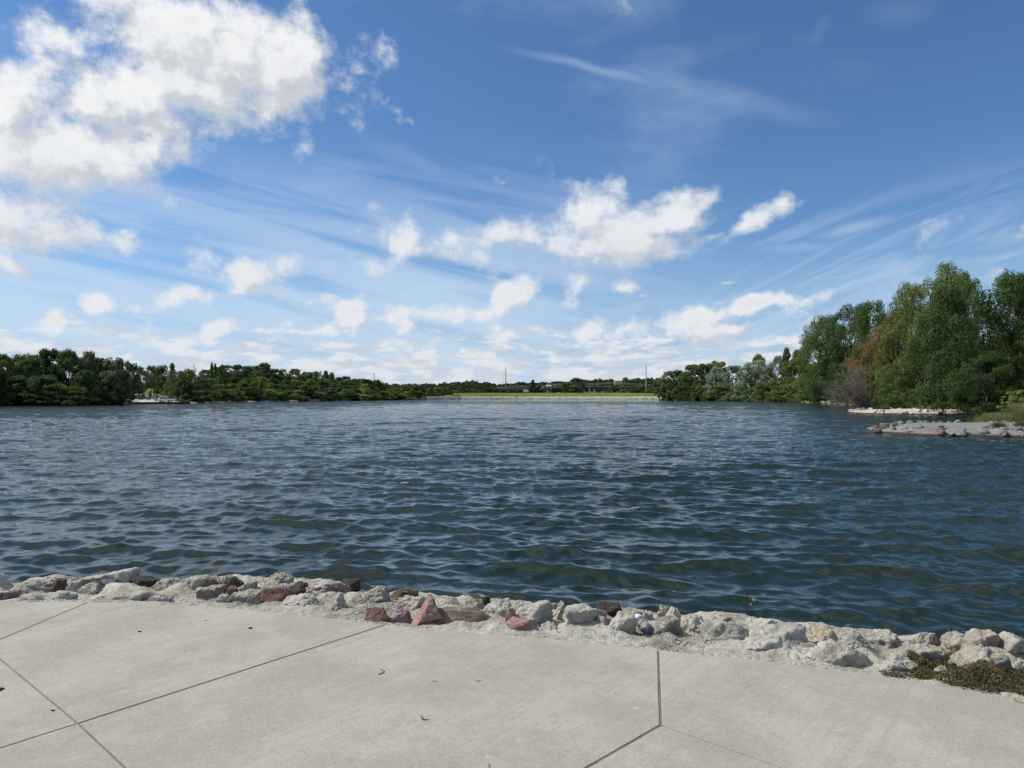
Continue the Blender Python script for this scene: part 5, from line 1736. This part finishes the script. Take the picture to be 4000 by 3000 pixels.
grass(3900, 1678, 1654, 46, 26, m_greenweed, 'dark green weed on the slab of the nearer jetty', 10, n=900, z=.42)
grass(3990, 1672, 1648, 47.5, 26, m_greenweed, 'green weed on the nearer jetty at the right edge', 11, n=900, z=.42)
grass(3448, 1684, 1661, 48.2, 20, m_reed, 'yellow-green tuft on the tip of the nearer jetty', 12, n=900, z=.10)
grass(3422, 1686, 1668, 48.5, 20, m_drygrass, 'brown tuft at the very tip of the nearer jetty', 13, n=700, z=.05)

# ------------------------------------------------------------------ car park on the left shore
m_lot = plain('pale_car_park', (.46, .43, .37), .95, var=.12, scale=.25)
def land_sheet(name, px0, px1, t0, t1, mat, lift=.03, nx=40, nt=16, kind='structure'):
    V = []
    for i in range(nx + 1):
        th = az_px(px0 + (px1 - px0) * i / nx); r0 = float(shore_r(th))
        for k in range(nt + 1):
            t = t0 + (t1 - t0) * k / nt
            V.append(((r0 + t) * math.sin(th), (r0 + t) * math.cos(th), float(land_z(th, t)) + lift))
    idx = np.arange(len(V)).reshape(nx + 1, nt + 1)
    q = np.stack([idx[:-1, :-1], idx[1:, :-1], idx[1:, 1:], idx[:-1, 1:]], -1).reshape(-1, 4)[:, ::-1]
    o = mesh_np(name, np.array(V), q, mat=mat, smooth=True)
    return tag(o, kind=kind)
land_sheet('car_park', 452, 716, 1.2, 46, m_lot, .12)
def shore_wall(name, px0, px1, z1, w, mat, label, cat):
    V = []; n = 60
    for i in range(n + 1):
        th = az_px(px0 + (px1 - px0) * i / n); r = float(shore_r(th))
        for (dr, z) in ((-.3, -.4), (-.3, z1 + .04 * math.sin(i * 1.7)), (w, z1 + .04 * math.sin(i * 2.3)), (w, -.4)):
            V.append(((r + dr) * math.sin(th), (r + dr) * math.cos(th), z))
    Q = []
    for i in range(n):
        for k in range(3): Q.append((i * 4 + k, i * 4 + k + 1, i * 4 + 5 + k, i * 4 + 4 + k))
    o = mesh_np(name, V, np.array(Q), mat=mat)
    return tag(o, label, cat)
shore_wall('retaining_wall', 520, 742, .60, .9, plain('dark_timber', (.035, .030, .028), .9, var=.5, scale=.6), 'low dark retaining wall between the lake and the left car park', 'wall')

def riprap(name, px0, px1, t0, t1, z0, z1, n, s0, s1, mats, label, seed):
    g = np.random.default_rng(seed); D, T = ICO[2] if False else ico_dirs(1)
    VV, TT, MI = [], [], []
    for i in range(n):
        th = az_px(g.uniform(px0, px1)); f = g.random(); r = float(shore_r(th)) + t0 + (t1 - t0) * f
        s = g.uniform(s0, s1)
        v = D * (1 + .25 * g.normal(0, 1, (len(D), 1))) * np.array([1.1, .8, .75]) * s
        VV.append(v + [r * math.sin(th), r * math.cos(th), z0 + (z1 - z0) * f + s * .2]); TT.append(T + i * len(D)); MI += [int(g.random() < .25)] * len(T)
    o = mesh_np(name, np.concatenate(VV), None, np.concatenate(TT), mats=mats, mat_idx=MI)
    return tag(o, label, 'riprap', kind='stuff')
m_rr = plain('pale_riprap', (.62, .57, .46), .9, var=.2, scale=.8)
m_rr2 = plain('darker_riprap', (.34, .30, .24), .9, var=.3, scale=.8)  # darker stone tone, given to a random share of the stones
riprap('dam_riprap', 1668, 2590, -.5, 6.0, 0, 1.9, 5200, .30, .72, [m_rr, m_rr2], 'pale stones lining the waterline of the grassy dam', 5)
riprap('shore_riprap', 742, 1165, -.4, 1.2, 0, .35, 900, .15, .4, [m_rr, m_rr2], 'thin line of pale stones along the shore below the hillside', 6)
riprap('right_bank_stones', 2600, 3330, -.3, 1.6, 0, .5, 420, .2, .6, [plain('ochre_stone', (.42, .31, .19), .9, var=.3, scale=.8), m_rr2], 'ochre stones and bare earth at the foot of the right bank', 7)

def low_plants(name, px0, px1, t0, t1, z, h, n, mat, label, seed, s=.35):
    g = np.random.default_rng(seed)
    th = np.array([az_px(v) for v in g.uniform(px0, px1, n)]); r = shore_r(th) + g.uniform(t0, t1, n)
    hn = h * (.35 + .65 * (vnoise(np.stack([th * 260, th * 0, th * 0], 1), 1.0, seed) * .5 + .5))
    c = np.stack([r * np.sin(th), r * np.cos(th), z + hn * g.random(n)], 1)
    u = g.normal(0, 1, (n, 3)); u /= np.linalg.norm(u, axis=1)[:, None]; w = np.cross(u, g.normal(0, 1, (n, 3))); w /= np.linalg.norm(w, axis=1)[:, None]
    sz = s * g.uniform(.5, 1.4, (n, 1))
    V = np.stack([c - u * sz, c - w * sz * .5, c + u * sz, c + w * sz * .5], 1).reshape(-1, 3)
    o = mesh_np(name, V, np.arange(4 * n).reshape(-1, 4), mat=mat)
    return tag(o, label, 'plants', kind='stuff')
low_plants('shore_reeds', 1190, 1282, -1.5, .6, 0, 1.1, 2600, m_drygrass, 'strip of pale reeds at the water below the hillside', 2, .22)
low_plants('marsh_grass', 1490, 1652, -1, 3, 0, 1.7, 3600, m_drygrass, 'pale marsh grass along the water left of the small bridge', 3, .3)
low_plants('car_park_grass', 700, 752, 1.5, 10, .55, 1.0, 2400, m_reed, 'rough yellow-green grass right of the street lamp', 4, .22)

# ------------------------------------------------------------------ cars
def paint(name, col, rough=.25, metal=.0):
    m, N, b = new_mat(name)
    b.inputs['Base Color'].default_value = (*col, 1); b.inputs['Roughness'].default_value = rough; b.inputs['Metallic'].default_value = metal
    b.inputs['Coat Weight'].default_value = .6
    return m
m_glass = paint('car_glass', (.012, .015, .018), .08)
m_tyre = plain('tyre_rubber', (.018, .018, .018), .85)
m_rim = plain('wheel_rim', (.35, .36, .38), .35, .6)
m_lamp_r = paint('tail_lamp', (.30, .02, .02)); m_lamp_w = paint('head_lamp', (.75, .76, .78))
def car(name, loc, rz, kind, body, label):
    root = empty(name, loc, rz)
    if kind == 'suv':
        low = [(-2.30, .32), (-2.32, .80), (-2.25, 1.05), (-1.0, 1.08), (.95, 1.08), (1.75, 1.0), (2.20, .86), (2.30, .62), (2.28, .32)]
        cab = [(-2.22, 1.05), (-1.98, 1.60), (-1.6, 1.70), (.10, 1.70), (.45, 1.62), (1.12, 1.06)]
        W_ = .91
    else:
        low = [(-2.30, .28), (-2.33, .62), (-2.25, .90), (-1.5, .95), (.85, .93), (1.7, .84), (2.2, .68), (2.32, .50), (2.28, .28)]
        cab = [(-1.80, .93), (-1.15, 1.34), (-.75, 1.42), (.02, 1.42), (.30, 1.36), (1.05, .92)]
        W_ = .88
    def loft(prof, w0, w1, mi=0):
        """a closed side profile lofted across the car, narrower at the top"""
        bm = bmesh.new(); z0 = min(p[1] for p in prof); z1 = max(p[1] for p in prof)
        rings = []
        for sgn, k in ((-1, 1.0), (-1, .0), (1, .0), (1, 1.0)):
            pass
        for yy in (-1, -.9, .9, 1):
            ring = []
            for x, z in prof:
                f = (z - z0) / (z1 - z0); w = w0 + (w1 - w0) * f
                inset = .93 if abs(yy) == 1 else 1.0
                cx = sum(p[0] for p in prof) / len(prof)
                ring.append(bm.verts.new((cx + (x - cx) * (inset if abs(yy) == 1 else 1), yy * w, z0 + (z - z0) * (.96 if abs(yy) == 1 else 1))))
            rings.append(ring)
        n = len(prof)
        for a, b_ in zip(rings, rings[1:]):
            for i in range(n): bm.faces.new((a[i], a[(i + 1) % n], b_[(i + 1) % n], b_[i]))
        bm.faces.new(rings[0][::-1]); bm.faces.new(rings[-1])
        bmesh.ops.recalc_face_normals(bm, faces=bm.faces)
        return bm
    from_bm('body', loft(low, W_, W_ * .97), body, root)
    from_bm('cabin', loft(cab, W_ * .94, W_ * .80), body, root)
    zc0 = min(p[1] for p in cab); zc1 = max(p[1] for p in cab)
    for sy in (-1, 1):
        bm = bmesh.new()
        xs_ = (-1.75, 1.0) if kind == 'suv' else (-1.35, .85)
        q = [(xs_[0], zc0 + .06), (xs_[1], zc0 + .06), (xs_[1] - .52, zc1 - .12), (xs_[0] + .28, zc1 - .12)]
        vv = []
        for x, z in q:
            f = (z - zc0) / (zc1 - zc0); w = W_ * (.94 - .14 * f) + .012
            vv.append((x, sy * w, z))
        vs = [bm.verts.new(v) for v in vv] + [bm.verts.new((v[0], v[1] - sy * .05, v[2])) for v in vv]
        bm.faces.new(vs[:4]); bm.faces.new(vs[4:][::-1])
        for i in range(4): bm.faces.new((vs[i], vs[(i + 1) % 4], vs[4 + (i + 1) % 4], vs[4 + i]))
        bmesh.ops.recalc_face_normals(bm, faces=bm.faces)
        from_bm('side_window', bm, m_glass, root)
    for nm, a, b_ in (('windscreen', cab[-2], cab[-1]), ('rear_window', cab[1], cab[0])):
        bm = bmesh.new(); dx = .02 if nm == 'windscreen' else -.02
        vs = [bm.verts.new((a[0] + dx, -W_ * .68, a[1] - .03)), bm.verts.new((a[0] + dx, W_ * .68, a[1] - .03)), bm.verts.new((b_[0] + dx, W_ * .78, b_[1] + .06)), bm.verts.new((b_[0] + dx, -W_ * .78, b_[1] + .06))]
        r = bmesh.ops.extrude_face_region(bm, geom=[bm.faces.new(vs)])
        for v in [e for e in r['geom'] if isinstance(e, bmesh.types.BMVert)]: v.co.x -= dx * 2
        bmesh.ops.recalc_face_normals(bm, faces=bm.faces)
        from_bm(nm, bm, m_glass, root)
    for sx in (-1.42, 1.42):
        for sy in (-1, 1):
            wh = bpy.data.objects.new('wheel', None); C.objects.link(wh); wh.parent = root; wh.location = (sx, sy * (W_ - .10), .34)
            bm = bmesh.new(); bmesh.ops.create_cone(bm, cap_ends=True, segments=20, radius1=.34, radius2=.34, depth=.24)
            bmesh.ops.rotate(bm, verts=bm.verts, cent=(0, 0, 0), matrix=Matrix.Rotation(math.pi / 2, 3, 'X'))
            from_bm('tyre', bm, m_tyre, wh)
            bm = bmesh.new(); bmesh.ops.create_cone(bm, cap_ends=True, segments=16, radius1=.21, radius2=.21, depth=.26)
            bmesh.ops.rotate(bm, verts=bm.verts, cent=(0, 0, 0), matrix=Matrix.Rotation(math.pi / 2, 3, 'X'))
            from_bm('rim', bm, m_rim, wh)
    for sy in (-1, 1):
        bm = bmesh.new(); add_box(bm, (2.24, sy * .62, .70 if kind == 'suv' else .58), (.10, .34, .14)); from_bm('headlight', bm, m_lamp_w, root)
        bm = bmesh.new(); add_box(bm, (-2.28, sy * .68, .92 if kind == 'suv' else .78), (.08, .22, .22)); from_bm('tail_light', bm, m_lamp_r, root)
    tag(root, label, 'car', 'cars parked on the left shore')
    return root
def lot_pt(px, Yd):
    x = (px - 2000) / F * Yd
    return Vector((x, Yd, land_at(x, Yd) + .13))
white = paint('white_paint', (.80, .80, .80)); silver = paint('silver_paint', (.42, .43, .44), .3, .4); black = paint('black_paint', (.010, .010, .016)); grey = paint('grey_paint', (.12, .13, .14), .3, .3)
car('parked_car', lot_pt(648, 246), -.10, 'suv', white, 'white sport utility car parked beside the street lamp')
car('parked_car', lot_pt(628, 252), .5, 'suv', silver, 'silver car half hidden behind the white one')
car('parked_car', lot_pt(566, 262), -.05, 'sedan', black, 'black low sedan parked left of the green slope')
car('parked_car', lot_pt(541, 268), .3, 'suv', white, 'white-roofed car behind the rear of the black sedan')
car('parked_car', lot_pt(521, 266), 0, 'suv', grey, 'dark grey car seen between the tree trunks of the left bank')
# ------------------------------------------------------------------ street lamp, signs, bin, posts
def on_lot(px, t):
    th = az_px(px); r = float(shore_r(th)) + t
    x, y = r * math.sin(th), r * math.cos(th)
    return Vector((x, y, land_at(x, y) - .02))
p = on_lot(708, 3.5)
sl_ = empty('street_lamp', p)
m_wood = plain('weathered_pole', (.17, .135, .085), .9, var=.25, scale=2)
m_metal = plain('grey_metal', (.30, .31, .31), .5, .3)
H_ = at_y(708, 1519, p.y).z - p.z
bm = bmesh.new(); add_tube(bm, [(0, 0, 0), (0, 0, H_)], [.17, .12], 10); from_bm('pole', bm, m_wood, sl_)
bm = bmesh.new(); add_tube(bm, [(0, 0, H_ - .15), (-.9, 0, H_ + .25), (-1.5, 0, H_ + .42)], [.06, .05, .05], 8); from_bm('arm', bm, m_metal, sl_)
bm = bmesh.new(); add_box(bm, (-1.85, 0, H_ + .42), (.75, .26, .14), taper=(.7, .7)); from_bm('lamp_head', bm, m_metal, sl_)
tag(sl_, 'street lamp on a brown pole with one arm beside the car park', 'street lamp')
m_white = plain('white_sign_paint', (.78, .78, .76), .6, var=.04)
for px, y0, y1, wpx, t, lab in ((703.5, 1548, 1558, 2.4, 3.0, 'tall narrow white sign beside the lamp pole'), (682, 1548, 1553, 2.4, 4.0, 'small white sign between the white car and the lamp'),
                             (660, 1547, 1551, 2.4, 6.0, 'smallest white sign above the bonnet of the white car')):
    p = on_lot(px, t); r_ = empty('sign', p)
    z0 = at_y(px, y1, p.y).z - p.z; z1 = at_y(px, y0, p.y).z - p.z; w = wpx / F * p.y
    bm = bmesh.new(); add_box(bm, (0, .04, z1 / 2), (.07, .07, z1)); from_bm('post', bm, m_metal, r_)
    bm = bmesh.new(); add_box(bm, (0, -.03, (z0 + z1) / 2), (w, .04, z1 - z0)); from_bm('panel', bm, m_white, r_)
    tag(r_, lab, 'sign')
for px, y0, lab in ((532, 1556, 'left of two thin dark posts at the water before the car park'), (541.5, 1548, 'taller, right one of two thin dark posts before the car park')):
    p = on_lot(px, .6); bm = bmesh.new(); h = at_y(px, y0, p.y).z - p.z + .3
    add_tube(bm, [(0, 0, -.3), (0, 0, h)], [.07, .06], 8); add_tube(bm, [(0, 0, h), (0, 0, h + .1)], [.09, .03], 8)
    o = from_bm('post', bm, m_tyre); o.location = p; tag(o, lab, 'post'); o.name = 'mooring_post'
p = on_lot(716.5, 3.2)
bn = empty('litter_bin', p)
bm = bmesh.new(); add_tube(bm, [(0, 0, 0), (0, 0, .12), (0, 0, 1.0)], [.34, .40, .42], 14); from_bm('drum', bm, plain('bin_drum', (.03, .025, .03), .7), bn)
bm = bmesh.new(); add_tube(bm, [(0, 0, 1.0), (0, 0, 1.12), (0, 0, 1.2)], [.45, .36, .10], 14); from_bm('lid', bm, plain('bin_lid', (.05, .045, .05), .6), bn)
tag(bn, 'dark litter bin right of the street lamp', 'litter bin')

# ------------------------------------------------------------------ people
def skin_figure(name, chain, edges, radii, mat, parent=None, root=0, sub=1):
    me = bpy.data.meshes.new(name)
    me.from_pydata(chain, edges, [])
    o = bpy.data.objects.new(name, me); C.objects.link(o)
    if parent: o.parent = parent
    mod = o.modifiers.new('skin', 'SKIN')
    for i, r in enumerate(radii):
        me.skin_vertices[0].data[i].radius = (r, r)
        me.skin_vertices[0].data[i].use_root = (i == root)
    ss = o.modifiers.new('sub', 'SUBSURF'); ss.levels = sub; ss.render_levels = sub
    me.materials.append(mat)
    return o
def add_skin_layer(me):
    pass
m_skin = plain('skin', (.42, .26, .19), .6, var=.05)
m_hair = plain('hair', (.05, .035, .025), .8)
def person(loc, rz, pose, shirt, trousers, label):
    root = empty('person', loc, rz)
    if pose == 'stand':
        V = [(0, 0, .95), (0, 0, 1.15), (0, 0, 1.38), (0, 0, 1.50), (0, .01, 1.60), (0, .01, 1.72),
             (.10, 0, .90), (.12, .01, .50), (.13, -.02, .08), (.14, .12, .03), (-.10, 0, .90), (-.13, -.01, .50), (-.14, -.02, .08), (-.15, .12, .03),
             (.19, 0, 1.42), (.24, -.02, 1.15), (.25, .06, .92), (.25, .08, .82), (-.19, 0, 1.42), (-.24, -.02, 1.15), (-.25, .06, .92), (-.25, .08, .82)]
    else:
        V = [(0, 0, .45), (0, .04, .65), (0, .08, .88), (0, .10, 1.0), (0, .12, 1.10), (0, .13, 1.22),
             (.12, .06, .44), (.22, .40, .40), (.24, .42, .06), (.24, .52, .02), (-.12, .06, .44), (-.22, .40, .40), (-.24, .42, .06), (-.24, .52, .02),
             (.19, .08, .92), (.24, .26, .74), (.20, .46, .70), (.20, .52, .70), (-.19, .08, .92), (-.24, .26, .74), (-.20, .46, .70), (-.20, .52, .70)]
    E = [(0, 1), (1, 2), (2, 3), (3, 4), (4, 5), (0, 6), (6, 7), (7, 8), (8, 9), (0, 10), (10, 11), (11, 12), (12, 13), (2, 14), (14, 15), (15, 16), (16, 17), (2, 18), (18, 19), (19, 20), (20, 21)]
    R = [.14, .135, .15, .055, .085, .085, .095, .065, .042, .035, .095, .065, .042, .035, .06, .045, .032, .030, .06, .045, .032, .030]
    def build(nm, keep, mat, grow):
        idx = {k: i for i, k in enumerate(keep)}
        me = bpy.data.meshes.new(nm)
        me.from_pydata([V[k] for k in keep], [(idx[a], idx[b_]) for a, b_ in E if a in idx and b_ in idx], [])
        o = bpy.data.objects.new(nm, me); C.objects.link(o); o.parent = root
        o.modifiers.new('skin', 'SKIN')
        for i, k in enumerate(keep):
            sv = me.skin_vertices[0].data[i]; r = R[k] * grow; sv.radius = (r, r * (.8 if k < 3 else 1)); sv.use_root = (i == 0)
        s = o.modifiers.new('sub', 'SUBSURF'); s.levels = 1; s.render_levels = 2
        me.materials.append(mat)
        return o
    build('body', list(range(22)), m_skin, 1.0)
    build('shirt', [0, 1, 2, 14, 15, 18, 19], shirt, 1.13)
    build('trousers', [0, 6, 7, 8, 10, 11, 12], trousers, 1.16)
    bm = bmesh.new(); bmesh.ops.create_icosphere(bm, subdivisions=2, radius=.105)
    hz = V[5]
    for v in bm.verts: v.co = Vector((v.co.x, v.co.y * 1.05 - .02 + hz[1], v.co.z * .85 + hz[2] + .01))
    from_bm('hair', bm, m_hair, root, smooth=True)
    tag(root, label, 'person')
    return root
m_blue = plain('blue_grey_cloth', (.12, .16, .24), .9, var=.15, scale=4); m_navy = plain('dark_blue_cloth', (.06, .08, .13), .9)
person(on_lot(694, 3.0), .3, 'stand', m_blue, m_navy, 'person in blue-grey clothes standing left of the street lamp')
# ------------------------------------------------------------------ watercraft
pb = at_z(1233, 1568, 0.0)
jb = empty('jet_ski', (pb.x, pb.y, .05), math.radians(90))
def hull(L, Wd, H, bow):
    bm = bmesh.new(); rings = []
    for i, (f, w, z) in enumerate(((0, .75, 0), (.3, 1, 0), (.65, .85, .05), (.88, .45, .18), (1, .06, .30))):
        x = (f - .5) * L
        rings.append([bm.verts.new(v) for v in ((x, -Wd / 2 * w, H + z * .6), (x, -Wd / 2 * w * .8, .1 + z * .6), (x, 0, -.12 + z), (x, Wd / 2 * w * .8, .1 + z * .6), (x, Wd / 2 * w, H + z * .6))])
    for a, b_ in zip(rings, rings[1:]):
        for k in range(4): bm.faces.new((a[k], a[k + 1], b_[k + 1], b_[k]))
        bm.faces.new((a[4], a[0], b_[0], b_[4]))
    bm.faces.new(rings[0]); bmesh.ops.recalc_face_normals(bm, faces=bm.faces)
    return bm
jb.rotation_euler = (0, 0, math.radians(172))
from_bm('hull', hull(3.2, 1.15, .42, 1), white, jb)
bm = bmesh.new(); add_box(bm, (-.55, 0, .60), (1.5, .42, .36), taper=(.85, .8)); from_bm('seat', bm, black, jb)
bm = bmesh.new(); add_box(bm, (.55, 0, .62), (.7, .55, .42), taper=(.5, .7)); add_tube(bm, [(.35, -.35, .95), (.4, 0, .98), (.35, .35, .95)], [.03, .04, .03], 6); from_bm('handlebar', bm, white, jb)
tag(jb, 'small white and dark jet ski on the water below the hillside', 'jet ski')
pp = person((pb.x + .35, pb.y, .32), math.radians(82), 'sit', plain('tan_vest', (.40, .26, .20), .9), m_navy, 'person in a tan top riding the white jet ski')
pp.location.z = .38

# ------------------------------------------------------------------ small bridge
p0 = at_z(1638, 1562, 0.0); p1 = at_z(1674, 1561.5, 0.0)
br = empty('footbridge', (p0 + p1) / 2 + Vector((0, 3, 0)))
Lb = (p1 - p0).length
m_bridge = plain('pale_bridge', (.50, .48, .42), .8, var=.1, scale=.5)
bm = bmesh.new(); n = 12
for i in range(n):
    f = (i + .5) / n * 2 - 1
    add_box(bm, (f * Lb / 2, 0, 1.0 + .35 * (1 - f * f)), (Lb / n * 1.02, 2.2, .30), rot=Matrix.Rotation(.35 * 4 * f / Lb, 3, 'Y'))
from_bm('deck', bm, m_bridge, br)
for sy in (-1, 1):
    bm = bmesh.new()
    pts = [((i / 12 * 2 - 1) * Lb / 2, sy * 1.05, 2.1 + .35 * (1 - (i / 6 - 1) ** 2)) for i in range(13)]
    add_tube(bm, pts, [.07] * 13, 6)
    for q in pts[::2]: add_tube(bm, [(q[0], q[1], q[2] - 1.0), q], [.05, .05], 6)
    from_bm('railing', bm, m_bridge, br)
for sx in (-1, 1):
    bm = bmesh.new(); add_box(bm, (sx * Lb / 2, 0, .3), (1.2, 2.4, 1.8)); from_bm('abutment', bm, m_bridge, br)
tag(br, 'small pale footbridge over the inlet at the left end of the dam', 'bridge')

# ------------------------------------------------------------------ power line
m_pylon = plain('galvanised_pole', (.36, .38, .39), .6, var=.08)
m_pylon_d = plain('rusty_steel_pole', (.17, .17, .17), .7, var=.1)
def pylon(px, top, Yd, r, arms, label, mat, name='power_pole'):
    x = (px - 2000) / F * Yd; zb = land_at(x, Yd) - 1.0; zt = at_y(px, top, Yd).z
    root = empty(name, (x, Yd, zb)); H = zt - zb
    bm = bmesh.new(); add_tube(bm, [(0, 0, 0), (0, 0, H)], [r, r * .55], 10); from_bm('pole', bm, mat, root)
    for a, (dz, L) in enumerate(arms):
        bm = bmesh.new(); add_tube(bm, [(0, 0, H - dz), (-L, 0, H - dz + .5)], [.16, .12], 6); add_tube(bm, [(-L, 0, H - dz + .5), (-L, 0, H - dz - .9)], [.12, .16], 6)
        from_bm('arm', bm, mat, root)
    tag(root, label, 'power pole', 'poles of the power line')
pylon(1462, 1455, 720, .42, [(2, 2.2), (5.5, 2.4), (9, 2.4)], 'power pole left of centre, rising behind the end of the hillside', m_pylon_d)
pylon(1104, 1437, 560, .20, [(1, 1.2)], 'shortest pole, just poking over the hillside', m_pylon_d)
pylon(1976, 1437, 885, .62, [(4, 3), (9, 3.4), (13, 3.2), (17, 3)], 'tall grey power pole above the left part of the dam', m_pylon_d)
pylon(2524, 1421, 885, .68, [(5, 3), (9, 3), (13, 3)], 'tallest pale power pole above the right part of the dam', m_pylon)
pylon(2403, 1491, 880, .38, [(1, 1.6), (3, 1.6)], 'low pale pole carrying the wires above the graves', m_pylon)
pylon(2043, 1503, 880, .22, [(1, 1.4)], 'small pole left of the tall spruce', m_pylon)
def wire(pts, label, Yd=876, r=.17):
    P = [at_y(x, y, Yd) for x, y in pts]
    # soften the polyline
    Q = []
    for a, b_ in zip(P, P[1:]):
        for k in range(8):
            f = k / 8; q = a + (b_ - a) * f; Q.append(q)
    Q.append(P[-1]); o = Q[0]
    V, F_ = tube_np([tuple(q - o) for q in Q], [r] * len(Q), 5)
    ob = mesh_np('power_cable', V, F_, mat=plain('cable', (.46, .48, .42), .6) if 'cable' not in bpy.data.materials else bpy.data.materials['cable'], smooth=True)
    ob.location = o
    tag(ob, label, 'cable', 'wires of the power line')
wire([(1940, 1514), (2020, 1508), (2120, 1507), (2190, 1500), (2240, 1496), (2320, 1499), (2403, 1493), (2470, 1499), (2524, 1503), (2660, 1508)], 'topmost of the three sagging wires over the dam trees')
wire([(1940, 1517), (2020, 1512), (2120, 1510), (2190, 1505), (2240, 1501), (2320, 1503), (2403, 1497), (2470, 1503), (2524, 1507), (2660, 1511)], 'middle one of the three sagging wires over the dam trees')
wire([(1940, 1520), (2020, 1516), (2130, 1512), (2200, 1512), (2280, 1510), (2340, 1508), (2403, 1512), (2470, 1511), (2524, 1509), (2660, 1513)], 'lowest of the three sagging wires over the dam trees')

# ------------------------------------------------------------------ cemetery, shed and houses
g = np.random.default_rng(17)
stone_m = [plain('pale_headstone', (.55, .54, .50), .7), plain('red_headstone', (.30, .17, .13), .7), plain('grey_headstone', (.33, .33, .32), .7)]
def headstone(kind, w, h, mat):
    bm = bmesh.new()
    if kind == 'slab':
        add_box(bm, (0, 0, .12), (w * 1.3, .6, .24)); add_box(bm, (0, 0, .24 + h / 2), (w, .28, h))
        bmesh.ops.create_cone(bm, cap_ends=True, segments=14, radius1=w / 2, radius2=w / 2, depth=.28, matrix=Matrix.Translation((0, 0, .24 + h)) @ Matrix.Rotation(math.pi / 2, 4, 'X'))
    else:
        add_box(bm, (0, 0, .3), (w * 1.8, w * 1.8, .6)); add_box(bm, (0, 0, .6 + h / 2), (w, w, h), taper=(.6, .6)); add_box(bm, (0, 0, .6 + h + .25), (w * .6, w * .6, .5), taper=(.05, .05))
    return bm
for k in range(34):
    px = g.uniform(2282, 2405) if k < 26 else g.uniform(2405, 2475) if k < 30 else g.uniform(2130, 2200)
    Yd = g.uniform(812, 850); x = (px - 2000) / F * Yd
    red = 2362 < px < 2386
    o = from_bm('headstone', headstone('slab', g.uniform(.7, 1.3), g.uniform(.7, 1.7), stone_m[1] if red else stone_m[0 if g.random() < .7 else 2]), stone_m[1] if red else stone_m[0 if g.random() < .7 else 2])
    o.location = (x, Yd, land_at(x, Yd) - .1)
    tag(o, ('reddish' if red else 'pale') + ' upright headstone among the graves on top of the dam', 'headstone', ('reddish' if red else 'pale') + ' headstones on the dam')
relabel('reddish headstones on the dam', '%s from the left of the reddish headstones in the cemetery')
relabel('pale headstones on the dam', '%s from the left of the pale headstones on the dam')
for px, h, lab in ((2302, 4.2, 'pale stone obelisk at the left of the cemetery'), (2322, 4.4, 'second pale stone obelisk, right of the first'), (2358, 3.4, 'brownish obelisk between two dark trees of the cemetery'), (2139, 2.6, 'small grey monument left of the cemetery')):
    Yd = 838; x = (px - 2000) / F * Yd
    o = from_bm('obelisk', headstone('ob', .9, h, None), stone_m[0] if px != 2358 else stone_m[1]); o.location = (x, Yd, land_at(x, Yd) - .1); tag(o, lab, 'monument')
def house(px0, px1, ytop, ybase, Yd, wall, roof, label, depth=8, windows=2, name='house'):
    a = at_y(px0, ybase, Yd); b_ = at_y(px1, ytop, Yd)
    w = b_.x - a.x; h = b_.z - a.z
    root = empty(name, ((a.x + b_.x) / 2, Yd, a.z - 3))
    wh = h * .58 + 3
    bm = bmesh.new(); add_box(bm, (0, depth / 2, wh / 2), (w, depth, wh)); from_bm('walls', bm, wall, root)
    bm = bmesh.new(); v = [bm.verts.new(q) for q in ((-w * .54, -.5, wh), (w * .54, -.5, wh), (w * .54, depth + .5, wh), (-w * .54, depth + .5, wh), (-w * .46, depth / 2, h + 3), (w * .46, depth / 2, h + 3))]
    for f in ((0, 1, 5, 4), (2, 3, 4, 5), (0, 4, 3), (1, 2, 5), (0, 3, 2, 1)): bm.faces.new([v[i] for i in f])
    from_bm('roof', bm, roof, root)
    for k in range(windows):
        x = (k + .5) / windows * w - w / 2
        bm = bmesh.new(); add_box(bm, (x, -.03, wh - 1.5), (w * .14, .10, 1.1)); from_bm('window', bm, m_glass, root)
    tag(root, label, 'house')
m_wht = plain('white_siding', (.72, .71, .68), .7); m_roofg = plain('grey_shingles', (.28, .27, .27), .9); m_brick = plain('red_brick', (.33, .15, .11), .9, var=.2); m_tan = plain('tan_siding', (.45, .33, .24), .9); m_roofb = plain('brown_shingles', (.13, .085, .075), .9)
house(2045, 2064, 1523, 1538, 842, m_brick, plain('pinkish_roof', (.36, .24, .22), .9), 'little red brick shed behind the dam', 4, 1, 'shed')
house(2134, 2154, 1503, 1511, 930, m_wht, plain('pale_roof', (.62, .62, .62), .7), 'white house on the wooded slope right of the spruce')
house(2112, 2122, 1511, 1516, 900, m_wht, m_roofg, 'small white building below the white house')
house(2168, 2196, 1499, 1505, 960, m_roofb, m_roofb, 'long grey-roofed building right of the white house', 14, 3)
house(2138, 2160, 1495, 1501, 1010, m_roofb, m_roofb, 'dark red-brown roofed building on the skyline above the white house', 10, 2)
house(2402, 2428, 1485, 1494, 990, m_tan, m_tan, 'tan house on the skyline left of the dark crown', 8, 2)
house(2526, 2548, 1487, 1497, 930, m_tan, plain('pale_brown_roof', (.40, .30, .24), .9), 'brown house right of the tallest power pole', 8, 2)
# driftwood on the dam
pl_ = at_y(2018, 1553, 780)
bm = bmesh.new(); add_tube(bm, [(-2.2, 0, .2), (0, 0, .9), (2.8, 0, 1.6)], [.4, .35, .15], 7); add_tube(bm, [(0, 0, .9), (1.2, 0, 2.1)], [.22, .1], 6)
o = from_bm('driftwood', bm, plain('driftwood', (.04, .032, .028), .9)); o.location = pl_; tag(o, 'dark driftwood log lying on the pale stones of the dam', 'log')
